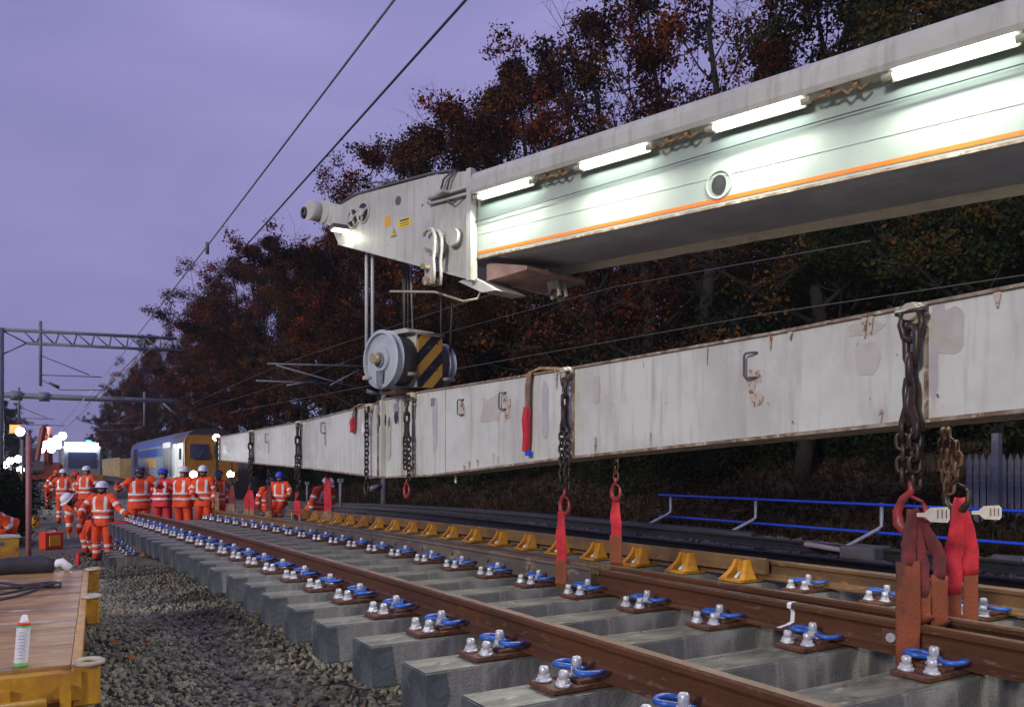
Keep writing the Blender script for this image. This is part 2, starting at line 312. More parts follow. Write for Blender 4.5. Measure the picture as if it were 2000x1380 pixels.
# ---------------------------------------------------------------- ground
def G(x, y):
    zl = CZ - (1.45 + 0.6 * smoothstep(4, 20, y)); zr = CZ - (1.2 + 0.62 * smoothstep(14, 48, y))
    z = zl + (zr - zl) * smoothstep(6.0, 7.2, x)
    if x > 10.6: z += min(3.2, (x - 10.6) * (0.42 if x < 15 else 0.3)) * (0.3 + 0.7 * smoothstep(-2, 14, y) if x < 14 else 1)
    if x < -2.2: z += min(1.2, (-2.2 - x) * 0.25)
    return z
def axis(a, b, lo, hi, st):
    r = list(np.arange(lo, hi, st)); x, d = lo, st
    while x > a: d *= 1.35; x -= d; r.insert(0, x)
    x, d = hi, st
    while x < b: r.append(x); d *= 1.35; x += d
    r.append(x); return r
xs = axis(-500, 600, -3, 15, 0.3); ys = axis(-80, 1500, 0, 40, 0.3)
mb = MB()
for y in ys:
    for x in xs: mb.v.append((x, y, G(x, y) + (random.uniform(-0.015, 0.015) if abs(x) < 20 and y < 60 else 0)))
nx = len(xs)
for j in range(len(ys) - 1):
    for i in range(nx - 1):
        xc, yc = (xs[i] + xs[i + 1]) / 2, ys[j]
        mb.f.append((j * nx + i, j * nx + i + 1, (j + 1) * nx + i + 1, (j + 1) * nx + i)); mb.m.append(0 if -2.2 < xc < 10.7 else 1); mb.sm.append(True)
tag(mb.build('ground', ['ballast', 'soil']), kind='structure')

# loose ballast stones
def stones(name, n, fx, matn, smin=0.02, smax=0.042):
    ico = [(0, 0, 1), (0.89, 0, 0.45), (0.28, 0.85, 0.45), (-0.72, 0.53, 0.45), (-0.72, -0.53, 0.45), (0.28, -0.85, 0.45), (0.72, 0.53, -0.45), (-0.28, 0.85, -0.45), (-0.89, 0, -0.45), (-0.28, -0.85, -0.45), (0.72, -0.53, -0.45), (0, 0, -1)]
    fc = [(0, 1, 2), (0, 2, 3), (0, 3, 4), (0, 4, 5), (0, 5, 1), (1, 6, 2), (2, 7, 3), (3, 8, 4), (4, 9, 5), (5, 10, 1), (6, 7, 2), (7, 8, 3), (8, 9, 4), (9, 10, 5), (10, 6, 1), (6, 11, 7), (7, 11, 8), (8, 11, 9), (9, 11, 10), (10, 11, 6)]
    I = np.array(ico); Fc = np.array(fc)
    P = np.array([fx() for _ in range(n)])
    sc = rng.uniform(smin, smax, n)
    q = rng.normal(size=(n, 4)); q /= np.linalg.norm(q, axis=1)[:, None]; w, x, y, z = q.T
    Rm = np.stack([1 - 2 * (y * y + z * z), 2 * (x * y - z * w), 2 * (x * z + y * w), 2 * (x * y + z * w), 1 - 2 * (x * x + z * z), 2 * (y * z - x * w), 2 * (x * z - y * w), 2 * (y * z + x * w), 1 - 2 * (x * x + y * y)], 1).reshape(n, 3, 3)
    V = I[None] * rng.uniform(0.65, 1.15, (n, 12, 1)) * rng.uniform(0.6, 1.25, (n, 1, 3)) * sc[:, None, None]
    V = np.einsum('nij,nkj->nki', Rm, V) + P[:, None, :]
    V = V.reshape(-1, 3); Fa = (Fc[None] + (np.arange(n) * 12)[:, None, None]).reshape(-1, 3)
    return raw(name, V, Fa, matn)
def raw(name, V, Fa, matn, parent=None):
    k = Fa.shape[1]; me = bpy.data.meshes.new(name)
    me.vertices.add(len(V)); me.vertices.foreach_set('co', V.astype(np.float32).ravel())
    me.loops.add(Fa.size); me.loops.foreach_set('vertex_index', Fa.astype(np.int32).ravel())
    me.polygons.add(len(Fa)); me.polygons.foreach_set('loop_start', (np.arange(len(Fa)) * k).astype(np.int32)); me.polygons.foreach_set('loop_total', np.full(len(Fa), k, np.int32))
    me.update(calc_edges=True); me.polygons.foreach_set('use_smooth', np.zeros(len(Fa), dtype=bool)); me.materials.append(M[matn]); return link(name, me, parent)
def near_pt():
    while True:
        y = 1.2 + (random.random() ** 1.5) * 20; x = random.uniform(-1.0 - 0.05 * y, 6.4)
        if x < 1.2 or random.random() < 0.45: return (x, y, G(x, y) + random.uniform(-0.01, 0.03))
tag(stones('loose_ballast', 52000, near_pt, 'stone', 0.015, 0.035), 'grey and fawn crushed stone ballast in front of and under the lifted panel', 'ballast', kind='stuff')
def far_pt():
    y = 1.5 + (random.random() ** 1.3) * 30; x = random.uniform(6.3, 10.6); return (x, y, G(x, y) + random.uniform(-0.01, 0.03))
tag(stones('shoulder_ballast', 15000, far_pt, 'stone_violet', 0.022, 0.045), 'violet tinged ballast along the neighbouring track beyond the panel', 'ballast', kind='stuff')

# ---------------------------------------------------------------- track panel
def hr(y): return 0.915 + 0.17 * (max(0, y - 3) / 15.4) ** 1.6       # camera height above the plates
def zr(y): return CZ - hr(y)
def sh(y): return -0.16 * (max(0, y - 5) / 13.5) ** 2
panel = thing('track_panel', 'long turnout panel of concrete sleepers and rusty rails hanging in slings above the ballast', 'track panel', (0, 0, 0))
RX = [2.2, 3.72, 5.32]
def railprof(hw=0.035, fw=0.07, h=0.159):
    return [(-fw, 0), (fw, 0), (fw, 0.011), (0.02, 0.032), (0.0095, 0.045), (0.0095, 0.105), (0.018, h - 0.04), (hw, h - 0.032), (hw + 0.001, h - 0.01), (hw - 0.009, h), (-hw + 0.009, h), (-hw - 0.001, h - 0.01), (-hw, h - 0.032), (-0.018, h - 0.04), (-0.0095, 0.105), (-0.0095, 0.045), (-0.02, 0.032), (-fw, 0.011)]
def rpath(x, y0, y1, f=sh, st=0.4, dz=0.0):
    n = max(2, int((y1 - y0) / st)); return [(x + (f(y0 + (y1 - y0) * i / n) if f else 0), y0 + (y1 - y0) * i / n, zr(y0 + (y1 - y0) * i / n) + dz) for i in range(n + 1)]
top = lambda j: 1 if j in (9,) else 0
mb = MB(); mb.sweep(railprof(), rpath(2.2, -2.5, 18.7), top); tag(mb.build('rail', ['rail', 'rail_top'], panel), 'nearest rail, red brown with worn top')
mb = MB(); mb.sweep(railprof(), rpath(3.72, -2.5, 5.0, sh), top); mb.build('rail', ['rail', 'rail_top'], panel)
cast = [(-0.085, 0), (0.09, 0), (0.09, 0.15), (0.075, 0.162), (-0.07, 0.162), (-0.078, 0.15), (-0.066, 0.13), (-0.066, 0.03), (-0.085, 0.02)]
mb = MB(); mb.sweep(cast, rpath(3.74, 5.02, 13.0), lambda j: 1 if j == 3 else 0)
for k in range(9):
    y = 5.9 + k * 0.72; mb.cyl((3.74 + sh(y) - 0.068, y, zr(y) + 0.08), (3.74 + sh(y) - 0.088, y, zr(y) + 0.08), 0.017, 6)
tag(mb.build('crossing_casting', ['cast', 'rail_top'], panel), 'thick grey brown cast crossing with bolt heads')
mb = MB(); mb.sweep(railprof(), rpath(3.74, 13.02, 18.7), top); mb.build('rail', ['rail_amber', 'rail_top'], panel)
mb = MB(); mb.sweep(railprof(), [(3.93 + 0.035 * max(0, 5.2 - y), y, zr(y)) for y in np.arange(-2.5, 7.6, 0.5)], top); tag(mb.build('wing_rail', ['rail', 'rail_top'], panel), 'wing rail running close behind the middle rail')
mb = MB(); mb.sweep(railprof(), rpath(5.32, -2.5, 18.7), top); mb.build('rail', ['rail_amber', 'rail_top'], panel)
mb = MB(); mb.sweep([(-0.02, 0.05), (0.02, 0.05), (0.02, 0.165), (0.01, 0.178), (-0.012, 0.178), (-0.02, 0.165)], rpath(5.22, 4.7, 17.5), lambda j: 1 if j == 3 else 0)
mb.build('check_rail', ['rail_amber', 'rail_top'], panel)
# paint marks on rails
mb = MB(); y = yof(1545, 3.7); z = zr(y)
mb.sweep([(-0.004, 0), (0, 0), (0, 0.004), (-0.004, 0.004)], [(0, 0, 0), (0, .001, 0)], cap=False) if 0 else None
pm = [(3.72 + dx, y + dy, z + dz) for dx, dy, dz in ((-0.068, 0.05, 0.0135), (-0.024, 0.02, 0.033), (-0.0105, 0.0, 0.05), (-0.0105, -0.005, 0.105), (-0.0185, -0.005, 0.118), (-0.0375, 0, 0.128), (-0.0375, 0, 0.15), (-0.024, 0.0, 0.161), (0.02, 0.0, 0.161))]
mb.add([(a, b - .014, c) for a, b, c in pm] + [(a, b + .014, c) for a, b, c in pm], [(i, i + 1, len(pm) + i + 1, len(pm) + i) for i in range(len(pm) - 1)])
mb.build('paint_mark', 'helmet_w', panel)
y = yof(1742, 3.7)
mb = MB(); mb.box((3.706, y, zr(y) + 0.075), (0.012, 0.11, 0.075), 0); mb.cyl((3.70, y - 0.005, zr(y) + 0.075), (3.676, y - 0.005, zr(y) + 0.075), 0.024, 8, 1)
mb.build('web_plate', ['rust', 'bolt'], panel)
# stencilled writing on the casting side
for txt, px, py, sz in (('Cambridge Down RS.04', 1112, 1100, 0.052), ('10/5/16', 1146, 1118, 0.045)):
    yy = yof(px, 3.662); zz = zof(py, 3.662, yy)
    Mx = Matrix.Translation((3.6725 + sh(yy), yy, zz)) @ Matrix.Rotation(R(-90), 4, 'Z') @ Matrix.Rotation(R(90), 4, 'X')
    text_mesh(txt, sz, 'stencil', 'stencil_text', panel, Mx)
# sleepers
def sleeper_mesh(L, seed):
    random.seed(seed); mb = MB(); w, h = 0.29, 0.225
    bm = bmesh.new(); bmesh.ops.create_cube(bm, size=1); bmesh.ops.scale(bm, vec=(L, w, h), verts=bm.verts)
    for v in bm.verts:
        if v.co.z > 0: v.co.y *= 0.93
    bmesh.ops.bevel(bm, geom=bm.edges[:], offset=0.007, segments=2, affect='EDGES')
    bm.normal_update(); vs = [v.co + Vector((L / 2, 0, -h / 2)) for v in bm.verts]; bm.verts.index_update()
    cut = 0.05
    for f in bm.faces:
        nrm = f.normal; mi = 2 if nrm.x < -0.6 else (0 if nrm.z > 0.6 else 1); mb.add([vs[v.index] for v in f.verts], [tuple(range(len(f.verts)))], mi)
    bm.free()
    # bitumen lapping round the corner onto the side face
    x1 = random.uniform(0.05, 0.13)
    y0 = -w / 2 - 0.001
    pts = [(0.008, -0.012), (x1, -0.012), (x1 + random.uniform(-0.03, 0.03), -0.11), (x1 + random.uniform(-.02, .04), -0.215), (0.008, -0.215)]
    mb.add([(a, y0 - 0.002 + (0.0101 * (1 + b / h)) * 1.0, b) for a, b in pts], [tuple(range(5))], 2)
    return mb.mesh('sleeper', ['concrete', 'concrete_side', 'end_paint'])
SM = [sleeper_mesh(4.75, 20 + k) for k in range(5)]
YS = [2.20 + 0.672 * i for i in range(-7, 25)]
for i, y in enumerate(YS):
    o = link('sleeper', SM[i % 5], panel, (1.56 + sh(y) * 0.8 + random.uniform(-0.02, 0.02), y + 0.04, zr(y) - 0.03)); o.rotation_euler = (0, 0, random.uniform(-.006, .006))
# baseplates with bolts and clips
def bolt_mesh(r=0.028, h=0.075):
    mb = MB(); mb.tube([(0, 0, 0), (0, 0, 0.012)], [r * 1.25, r * 1.15], 14)
    mb.tube([(0, 0, 0.012), (0, 0, h * 0.45)], [r, r * 0.93], 6, smooth=False); mb.tube([(0, 0, h * 0.45), (0, 0, h * 0.92), (0, 0, h)], [r * 0.74, r * 0.68, r * 0.50], 10)
    return mb.mesh('bolt', 'bolt')
BM_ = bolt_mesh(0.030, 0.064); BM2 = bolt_mesh(0.031, 0.082)
mb = MB(); loop = []
for sgn in (1, -1):
    pts = [(0.03, 0, 0.02), (-0.015, 0.03 * sgn, 0.03), (-0.05, 0.06 * sgn, 0.035), (-0.045, 0.105 * sgn, 0.032), (0.0, 0.125 * sgn, 0.034), (0.045, 0.105 * sgn, 0.03), (0.062, 0.07 * sgn, 0.022)]
    # smooth the path
    sp = []
    for a in range(len(pts) - 1):
        p0 = Vector(pts[max(a - 1, 0)]); p1 = Vector(pts[a]); p2 = Vector(pts[a + 1]); p3 = Vector(pts[min(a + 2, len(pts) - 1)])
        for u in (0, 0.33, 0.66): sp.append(0.5 * ((2 * p1) + (p2 - p0) * u + (2 * p0 - 5 * p1 + 4 * p2 - p3) * u * u + (-p0 + 3 * p1 - 3 * p2 + p3) * u ** 3))
    sp.append(Vector(pts[-1])); mb.tube([Vector((q.x * 1.15, q.y * 1.12, q.z)) for q in sp], 0.0125, 8)
CLIP = mb.mesh('rail_clip', 'blue')
mb = MB(); mb.box((0.0, 0, -0.014), (0.40, 0.19, 0.024), 0, bev=0.004); mb.box((0.02, 0, 0.006), (0.15, 0.15, 0.016), 0, bev=0.003); PLATE = mb.mesh('baseplate', 'rust')
for j, rx in enumerate(RX):
    for i, y in enumerate(YS):
        if y < -1: continue
        if j == 2 and y > 4.7: continue
        yy = y + 0.04; x = rx + sh(y) - 0.13
        b = link('baseplate', PLATE, panel, (x, yy, zr(yy)))
        for bx, by, me, bz in ((-0.155, 0.045, BM_, 0.0), (-0.125, -0.06, BM_, 0.0), (-0.012, 0.0, BM2, 0.016)):
            o = link('bolt', me, b, (bx, by, bz)); o.rotation_euler = (random.uniform(-.05, .05), random.uniform(-.05, .05), random.uniform(0, 1))
        o = link('rail_clip', CLIP, b, (random.uniform(-.006, .006), random.uniform(-.008, .008), 0.016)); o.rotation_euler = (random.uniform(-.05, .05), random.uniform(-.06, .06), random.uniform(-.16, .16))
# yellow check rail brackets
mb = MB()
for sy in (-1, 1):
    lv = []
    for z_, xa, ya, yb in ((0, -.17, .085, .16), (.05, -.12, .07, .125), (.10, -.085, .055, .10), (.165, -.06, .045, .085)): lv.append([(xa, sy * ya, z_), (0, sy * ya, z_), (0, sy * yb, z_), (xa, sy * yb, z_)])
    o_ = [p for r_ in lv for p in r_]; fs_ = [(0, 1, 2, 3), (12, 13, 14, 15)]
    for i_ in range(3):
        for j_ in range(4): fs_.append((i_ * 4 + j_, i_ * 4 + (j_ + 1) % 4, i_ * 4 + 4 + (j_ + 1) % 4, i_ * 4 + 4 + j_))
    mb.add(o_, fs_)
mb.box((-0.03, 0, 0.10), (0.03, 0.12, 0.11)); mb.box((-0.05, 0, -0.012), (0.30, 0.30, 0.022))
BRK = mb.mesh('check_rail_bracket', 'yellow_b')
mb = MB(); mb.cyl((-0.13, 0, 0.0), (-0.05, 0, 0.05), 0.02, 8); BB = mb.mesh('bracket_bolt', 'bolt')
for i, y in enumerate(YS):
    if y <= 4.7 or y > 17.3: continue
    yy = y + 0.04; b = link('check_rail_bracket', BRK, panel, (5.205 + sh(y), yy, zr(yy))); b.scale = (.9, .84, .93 + random.uniform(-.03, .02)); b.rotation_euler = (0, 0, random.uniform(-.05, .05)); link('bracket_bolt', BB, b)
for px_, py_, X_ in ((1397, 1086, 5.27), (628, 1026, 3.70)):
    Y_ = yof(px_, X_); mb = MB(); mb.box((X_ - .02, Y_, zof(py_, X_, Y_)), (.006, .09 if X_ < 5 else .05, .055)); mb.build('rail_tag', 'sticker', panel)
# red rope on the far end, white cap near
mb = MB(); yy = 17.9
mb.tube([(1.75 + math.cos(a) * 0.25, yy + math.sin(a) * 0.2, zr(yy) + 0.0) for a in np.linspace(0, 5.9, 20)], 0.02, 6)
tag(mb.build('coiled_rope', 'sling'), 'coil of red rope lying on the far end of the panel', 'rope')

# ---------------------------------------------------------------- lifting beam
XF, XB = 3.80, 4.12
prof = [(19.6, .19, .69), (12.5, .0, .735), (9.75, -.105, .80), (9.5, -.107, .83), (8.25, -.075, .838), (8.0, -.065, .83), (5.46, .094, .796), (3.37, .195, .785), (1.94, .264, .80), (-1.6, .43, .80)]
beam = thing('lifting_beam', 'long white steel spreader beam, deepest in the middle, hanging over the track panel', 'lifting beam', (3.96, 8.9, CZ))
beam_off = Vector((3.96, 8.9, CZ))
def bw(x, y, z): return Vector((x, y, z + CZ)) - beam_off
def ev(Y, k):
    ps = prof
    for a, b in zip(ps, ps[1:]):
        if b[0] <= Y <= a[0]:
            t = (Y - b[0]) / (a[0] - b[0]); return b[k] + (a[k] - b[k]) * t
    return ps[-1][k]
mb = MB()
poly = [(p[0], p[1]) for p in prof] + [(p[0], p[2]) for p in reversed(prof)]
mb.prism(poly, lambda u, v, w: bw(w, u, v), XF, XB, 0)
NB = 0
beam_body = mb
# paint patches, rust runs, chain and strap shadows painted in violet (2 mm proud)
def patch(px, py, w, h, mi, seed, jag=0.25):
    random.seed(seed); Y = yof(px, XF); Z = zof(py, XF, Y) - CZ; pts = []
    n = 14
    for k in range(n):
        a = 2 * math.pi * k / n; q = 1 + random.uniform(-jag, jag)
        ca, sa = math.cos(a), math.sin(a); pw = 0.6
        pts.append(bw(XF - 0.002 - 0.0004 * seed * .5, Y + w / 2 * q * math.copysign(abs(ca) ** pw, ca), Z + h / 2 * q * math.copysign(abs(sa) ** pw, sa)))
    mb.add(pts, [tuple(range(n))], mi)
for a in ((1694, 700, .15, .17, 1, 1, .08), (1850, 648, .17, .22, 1, 2, .15), (1690, 640, .22, .07, 1, 3, .2), (1822, 720, .045, .30, 2, 4, .2), (1835, 610, .07, .1, 2, 5, .2),
          (1165, 760, .09, .22, 1, 6, .15), (960, 800, .42, .28, 1, 7, .3), (1065, 800, .1, .5, 2, 8, .1), (1030, 800, .07, .55, 2, 9, .1), (850, 830, .12, .55, 2, 10, .15), (760, 860, .13, .5, 1, 21, .1)): patch(*a)
mb.build('beam_body', ['white', 'stain', 'shade_violet'], beam)
mb = MB()
for a in ((1476, 735, .09, .08, 0, 11, .4), (1478, 775, .085, .1, 0, 12, .5), (1470, 762, .05, .12, 0, 17, .5), (905, 800, .1, .16, 0, 13, .5), (990, 795, .12, .22, 0, 14, .5), (635, 850, .08, .3, 0, 15, .4), (525, 872, .08, .3, 0, 16, .4)): patch(*a)
rs = random.Random(9)
for q in range(26):
    px_ = rs.choice([rs.uniform(860, 1990), rs.uniform(450, 860)]); Y_ = yof(px_, XF); top_ = rs.random() < .6; h_ = rs.uniform(.03, .16); zc_ = (ev(Y_, 2) - h_ / 2 - .004) if top_ else (ev(Y_, 1) + h_ / 2 + .004)
    w_ = rs.uniform(.006, .018); x_ = XF - .0162 - q * .00012
    mb.add([bw(x_, Y_ - w_, zc_ + h_ / 2), bw(x_, Y_ + w_, zc_ + h_ / 2), bw(x_, Y_ + w_ * .6, zc_), bw(x_, Y_ + w_ * .2, zc_ - h_ / 2), bw(x_, Y_ - w_ * .3, zc_ - h_ / 2), bw(x_, Y_ - w_ * .7, zc_)], [tuple(range(6))])
mb.build('rust_run', 'ruststain', beam)
mb = MB()
for q in range(13):
    px_, py_ = rs.uniform(1130, 1990), 0; Y_ = yof(px_, XF); z_ = rs.uniform(ev(Y_, 1) + .03, ev(Y_, 2) - .05); r_ = rs.uniform(.002, .006); x_ = XF - .0205; k_ = rs.uniform(-1, 1)
    mb.add([bw(x_ - q * .0001, Y_ + r_ * math.cos(a) * (1 + abs(k_)), z_ + r_ * math.sin(a) + k_ * r_ * math.cos(a)) for a in np.linspace(0, 6.28, 7)[:-1]], [tuple(range(6))])
mb.build('paint_scuff', 'ink', beam)
# flanges and edges
def strip(name, k, dz, th, x0, x1, matn):
    mb = MB(); lo, hi = [], []
    for p in prof: lo.append((p[0], p[k] + dz)); hi.append((p[0], p[k] + dz + th))
    mb.prism(lo + hi[::-1], lambda u, v, w: bw(w, u, v), x0, x1); mb.build(name, matn, beam)
strip('top_flange', 2, 0.0005, 0.016, XF - 0.018, XB + 0.018, 'edge'); strip('bottom_flange', 1, -0.0205, 0.02, XF - 0.018, XB + 0.018, 'edge')
# seams and stiffener ribs
mb = MB()
for px in (1122, 1812, 588, 495, 740, 808, 430):
    Y = yof(px, XF); mb.box(bw(XF - 0.012, Y, (ev(Y, 1) + ev(Y, 2)) / 2), (0.022, 0.012, ev(Y, 2) - ev(Y, 1) - 0.006))
tag(mb.build('stiffener', 'edge', beam), 'upright welded stiffeners')
mb = MB()
for px in (870,):
    Y = yof(px, XF); mb.box(bw(XF - 0.001, Y, (ev(Y, 1) + ev(Y, 2)) / 2), (0.003, 0.006, ev(Y, 2) - ev(Y, 1) - 0.01))
mb.build('panel_joint', 'ink', beam)
# middle saddle ribs and slots
mb = MB()
for px in (752, 790):
    Y = yof(px, XF); mb.box(bw(XF - 0.03, Y, (ev(Y, 1) + ev(Y, 2)) / 2), (0.056, 0.05, ev(Y, 2) - ev(Y, 1) - 0.006))
mb.build('saddle_rib', 'white', beam)
mb = MB()
for px, py, ry, rz_ in ((750, 822, .03, .075), (762, 820, .028, .07), (783, 815, .06, .08)):
    Y = yof(px, XF); Z = zof(py, XF, Y) - CZ
    mb.prism([(ry * math.cos(a), rz_ * math.sin(a)) for a in np.linspace(0, 6.283, 15)[:-1]], lambda u, v, w: bw(w, Y + u, Z + v), XF - 0.063, XF - 0.059)
mb.build('shackle_slot', 'black', beam)
mb = MB()
for px, py in ((748, 800), (782, 796), (846, 785)):
    Y = yof(px, XF); mb.box(bw(XF - 0.063 if px < 800 else XF - 0.004, Y, zof(py, XF, Y) - CZ), (0.006, 0.1, 0.09))
mb.build('data_plate', 'galv', beam)
# grab handles (U shaped bars)
for px, py in ((1470, 714), (903, 795), (985, 783), (633, 835), (523, 855)):
    Y = yof(px, XF); Z = zof(py, XF, Y) - CZ; h = 0.075
    mb = MB(); mb.tube([(0, -0.04, h), (-0.03, -0.02, h), (-0.035, 0.02, h), (-0.035, 0.035, h * .8), (-0.035, 0.035, -h * .8), (-0.035, 0.02, -h), (-0.03, -0.02, -h), (0, -0.04, -h)], 0.0075, 7)
    mb.build('grab_handle', 'ink', beam, bw(XF - 0.002, Y, Z))
# lug pads for the chains
LUGS = [(1780, 2), (1103, 1), (801, 1), (719, 0), (581, 1), (489, 1), (424, 1)]
for px, _ in LUGS:
    Y = yof(px, XF - .06); Z = ev(Y, 2) - 0.03
    mb = MB(); mb.cyl((0.06, 0, 0), (-0.085, 0, 0), 0.042, 16); mb.tube([(0.03, 0, -0.005), (-0.05, 0, -0.005)], 0.055, 16); mb.build('chain_lug', 'cream', beam, bw(XF - 0.002, Y, Z))

# ---------------------------------------------------------------- chains, hooks, slings
def link_into(mb, c, L, r, w, ax, mi=0):
    # one link, long axis z, flat in plane (ax,z)
    pts = []
    for k in range(16):
        a = 2 * math.pi * k / 16; x = w * math.cos(a); z = w * math.sin(a) + (L / 2 - w) * (1 if math.sin(a) >= 0 else -1)
        pts.append(Vector(c) + ax * x + Vector((0, 0, z)))
    mb.tube(pts, r, 6, mi, closed=True, up=ax.cross(Vector((0, 0, 1))))
def chain_run(mb, x, y, z0, z1, L=0.075, r=0.0095, w=0.024, mi=0, yaw=0.3):
    n = max(1, int(round((z0 - z1) / (L - 2.2 * r)))); st = (z0 - z1) / n
    for k in range(n):
        a = yaw + (math.pi / 2 if k % 2 else 0) + random.uniform(-.15, .15)
        link_into(mb, (x + random.uniform(-.002, .002), y + random.uniform(-.002, .002), z0 - st * (k + .5)), st + 2.2 * r, r, w, Vector((math.cos(a), math.sin(a), 0)), mi)
def hook_mesh(s=1.0):
    mb = MB(); pts = [(0, 0, 0.10), (0, 0, 0.06), (0, 0.035, 0.03), (0, 0.06, -0.02), (0, 0.055, -0.07), (0, 0.015, -0.105), (0, -0.035, -0.095), (0, -0.065, -0.055), (0, -0.062, -0.01), (0, -0.05, 0.015)]
    mb.tube([Vector(p) * s for p in pts], [x * s for x in (0.012, 0.014, 0.016, 0.019, 0.022, 0.024, 0.021, 0.017, 0.012, 0.007)], 8)
    mb.tube([Vector(p) * s for p in ((0, 0.02, 0.05), (0, -0.05, 0.02))], 0.006 * s, 6)
    return mb
def lifting_chain(label, x, y, ztop, zbot, heavy=1.0, matn='chain', strands=1, hook=True, shackle=True, bundle=0.0, red=False):
    t = thing('lifting_chain', label, 'chain', (x, y, ztop))
    L = ztop - zbot; mb = MB(); z0 = -0.02
    if shackle:
        s2 = MB(); s2.tube([(0, -0.035 * heavy, -0.0), (0, -0.045 * heavy, -0.05 * heavy), (0, -0.03 * heavy, -0.10 * heavy), (0, 0, -0.115 * heavy), (0, 0.03 * heavy, -0.10 * heavy), (0, 0.045 * heavy, -0.05 * heavy), (0, 0.035 * heavy, 0.0)], 0.014 * heavy, 8)
        s2.cyl((0, -0.065 * heavy, 0.0), (0, 0.065 * heavy, 0.0), 0.013 * heavy, 8); s2.build('shackle', 'chain', t); z0 = -0.08 * heavy
    hl = 0.16 * heavy if hook else 0
    if strands == 1: chain_run(mb, 0, 0, z0, -L + hl * 0.5, 0.075 * heavy, 0.0095 * heavy, 0.024 * heavy)
    else:
        # a heavy link, a shortening clutch and doubled strands gathered under it
        link_into(mb, (0, 0, z0 - 0.05 * heavy), 0.14 * heavy, 0.016 * heavy, 0.035 * heavy, Vector((0.4, 0.92, 0))); zc = z0 - 0.12 * heavy
        link_into(mb, (0, 0, zc - 0.03 * heavy), 0.12 * heavy, 0.015 * heavy, 0.034 * heavy, Vector((0.92, 0.3, 0))); zc -= 0.08 * heavy
        for sx_ in (-.022, .010): mb.prism([(-.018, .02), (.018, .02), (.026, -.03), (.022, -.09), (.040, -.15), (.044, -.19), (.024, -.185), (.012, -.15), (-.012, -.15), (-.024, -.185), (-.044, -.19), (-.040, -.15), (-.022, -.09), (-.026, -.03)], lambda u, v, w: (w * heavy, u * heavy, zc + v * heavy), sx_, sx_ + .012)
        mb.tube([(-.012 * heavy, 0, zc - .01 * heavy), (-.012 * heavy, .012, zc - .08 * heavy), (-.012 * heavy, 0, zc - .17 * heavy)], .015 * heavy, 8)
        for k in range(strands):
            a = 2.1 * k; dx, dy = 0.018 * heavy * math.cos(a), 0.034 * heavy * math.sin(a) + 0.012 * (k - 1)
            chain_run(mb, dx, dy, zc - 0.16 * heavy, -L + (hl * .5 if k == 0 else bundle * (0.3 + 0.3 * k)), 0.07 * heavy, 0.009 * heavy, 0.022 * heavy, yaw=0.5 * k)
    mb.build('chain', matn, t)
    if hook:
        h = hook_mesh(heavy); h.build('hook', 'hook_red' if red else 'chain', t, (0, 0, -L)); 
    return t
def ribbon(mb, path, w, th, wd, mi=0):
    wd = Vector(wd).normalized(); o = len(mb.v); n = len(path); P = [Vector(p) for p in path]
    for i in range(n):
        t = (P[min(i + 1, n - 1)] - P[max(i - 1, 0)]).normalized(); nn = t.cross(wd).normalized()
        ww = w[i] if isinstance(w, (list, tuple)) else w
        for a, b in ((-1, -1), (1, -1), (1, 1), (-1, 1)): mb.v.append(tuple(P[i] + wd * a * ww / 2 + nn * b * th / 2))
    for i in range(n - 1):
        for j in range(4):
            mb.f.append((o + i * 4 + j, o + i * 4 + (j + 1) % 4, o + i * 4 + 4 + (j + 1) % 4, o + i * 4 + 4 + j)); mb.m.append(mi); mb.sm.append(False)
    mb.f.append((o + 3, o + 2, o + 1, o)); mb.m.append(mi); mb.sm.append(False)
    mb.f.append(tuple(o + (n - 1) * 4 + j for j in range(4))); mb.m.append(mi); mb.sm.append(False)
def sling(label, x, y, ztop, zmid, zbot, w=0.08, col='sling', legs=((0, 0),), twist=0.0, tagp=None, scol='sleeve', wrap=True):
    t = thing('webbing_sling', label, 'sling', (x, y, ztop)); mb = MB(); sl = MB()
    for k, (dx, dy) in enumerate(legs):
        wd = (0.72 - .2 * k, -0.68, 0); n = 9; path = []; ws = []
        for i in range(n):
            u = i / (n - 1); path.append((dx * min(1, u * 1.6) + 0.006 * math.sin(u * 9 + k), dy * min(1, u * 1.6) + 0.008 * math.sin(u * 7 + k * 2), -(ztop - zmid) * u + 0.01)); ws.append(w * (0.62 + 0.3 * smoothstep(0, .5, u)) * (1 - .05 * math.sin(u * 8 + k)))
        ribbon(mb, path, ws, 0.014, wd)
        e = path[-1]; p2 = [(e[0], e[1], e[2] + 0.02), (e[0] + 0.004, e[1], (e[2] - (ztop - zbot)) / 2), (e[0], e[1], -(ztop - zbot) + 0.03)]
        if wrap and k == 0: p2 += [(e[0] + 0.02, e[1], -(ztop - zbot)), (e[0] + 0.09, e[1], -(ztop - zbot) - 0.006)]
        ribbon(sl, p2, w * 1.1, 0.022, (0.62 - .2 * k, -0.78, 0))
    mb.build('webbing', col, t); sl.build('wear_sleeve', scol, t)
    if tagp:
        tm = MB(); s = 1.0; tm.prism([(0, -.012), (0.05, -.014), (0.085, -.045), (0.19, -.05), (0.205, -.03), (0.205, .03), (0.19, .05), (0.085, .045), (0.05, .014), (0, .012)], lambda u, v, ww: (-0.02 + ww, -u * s, v * s), 0, 0.003)
        for q in range(4): tm.box((-0.0215, -0.11 - 0.02 * q, 0.005), (0.002, 0.006, 0.05 - .008 * q), 1)
        g = tm.build('paper_tag', ['tag', 'ink'], t, tagp); g.rotation_euler = (R(5), 0, R(-12))
    return t
def ZW(h): return CZ - h
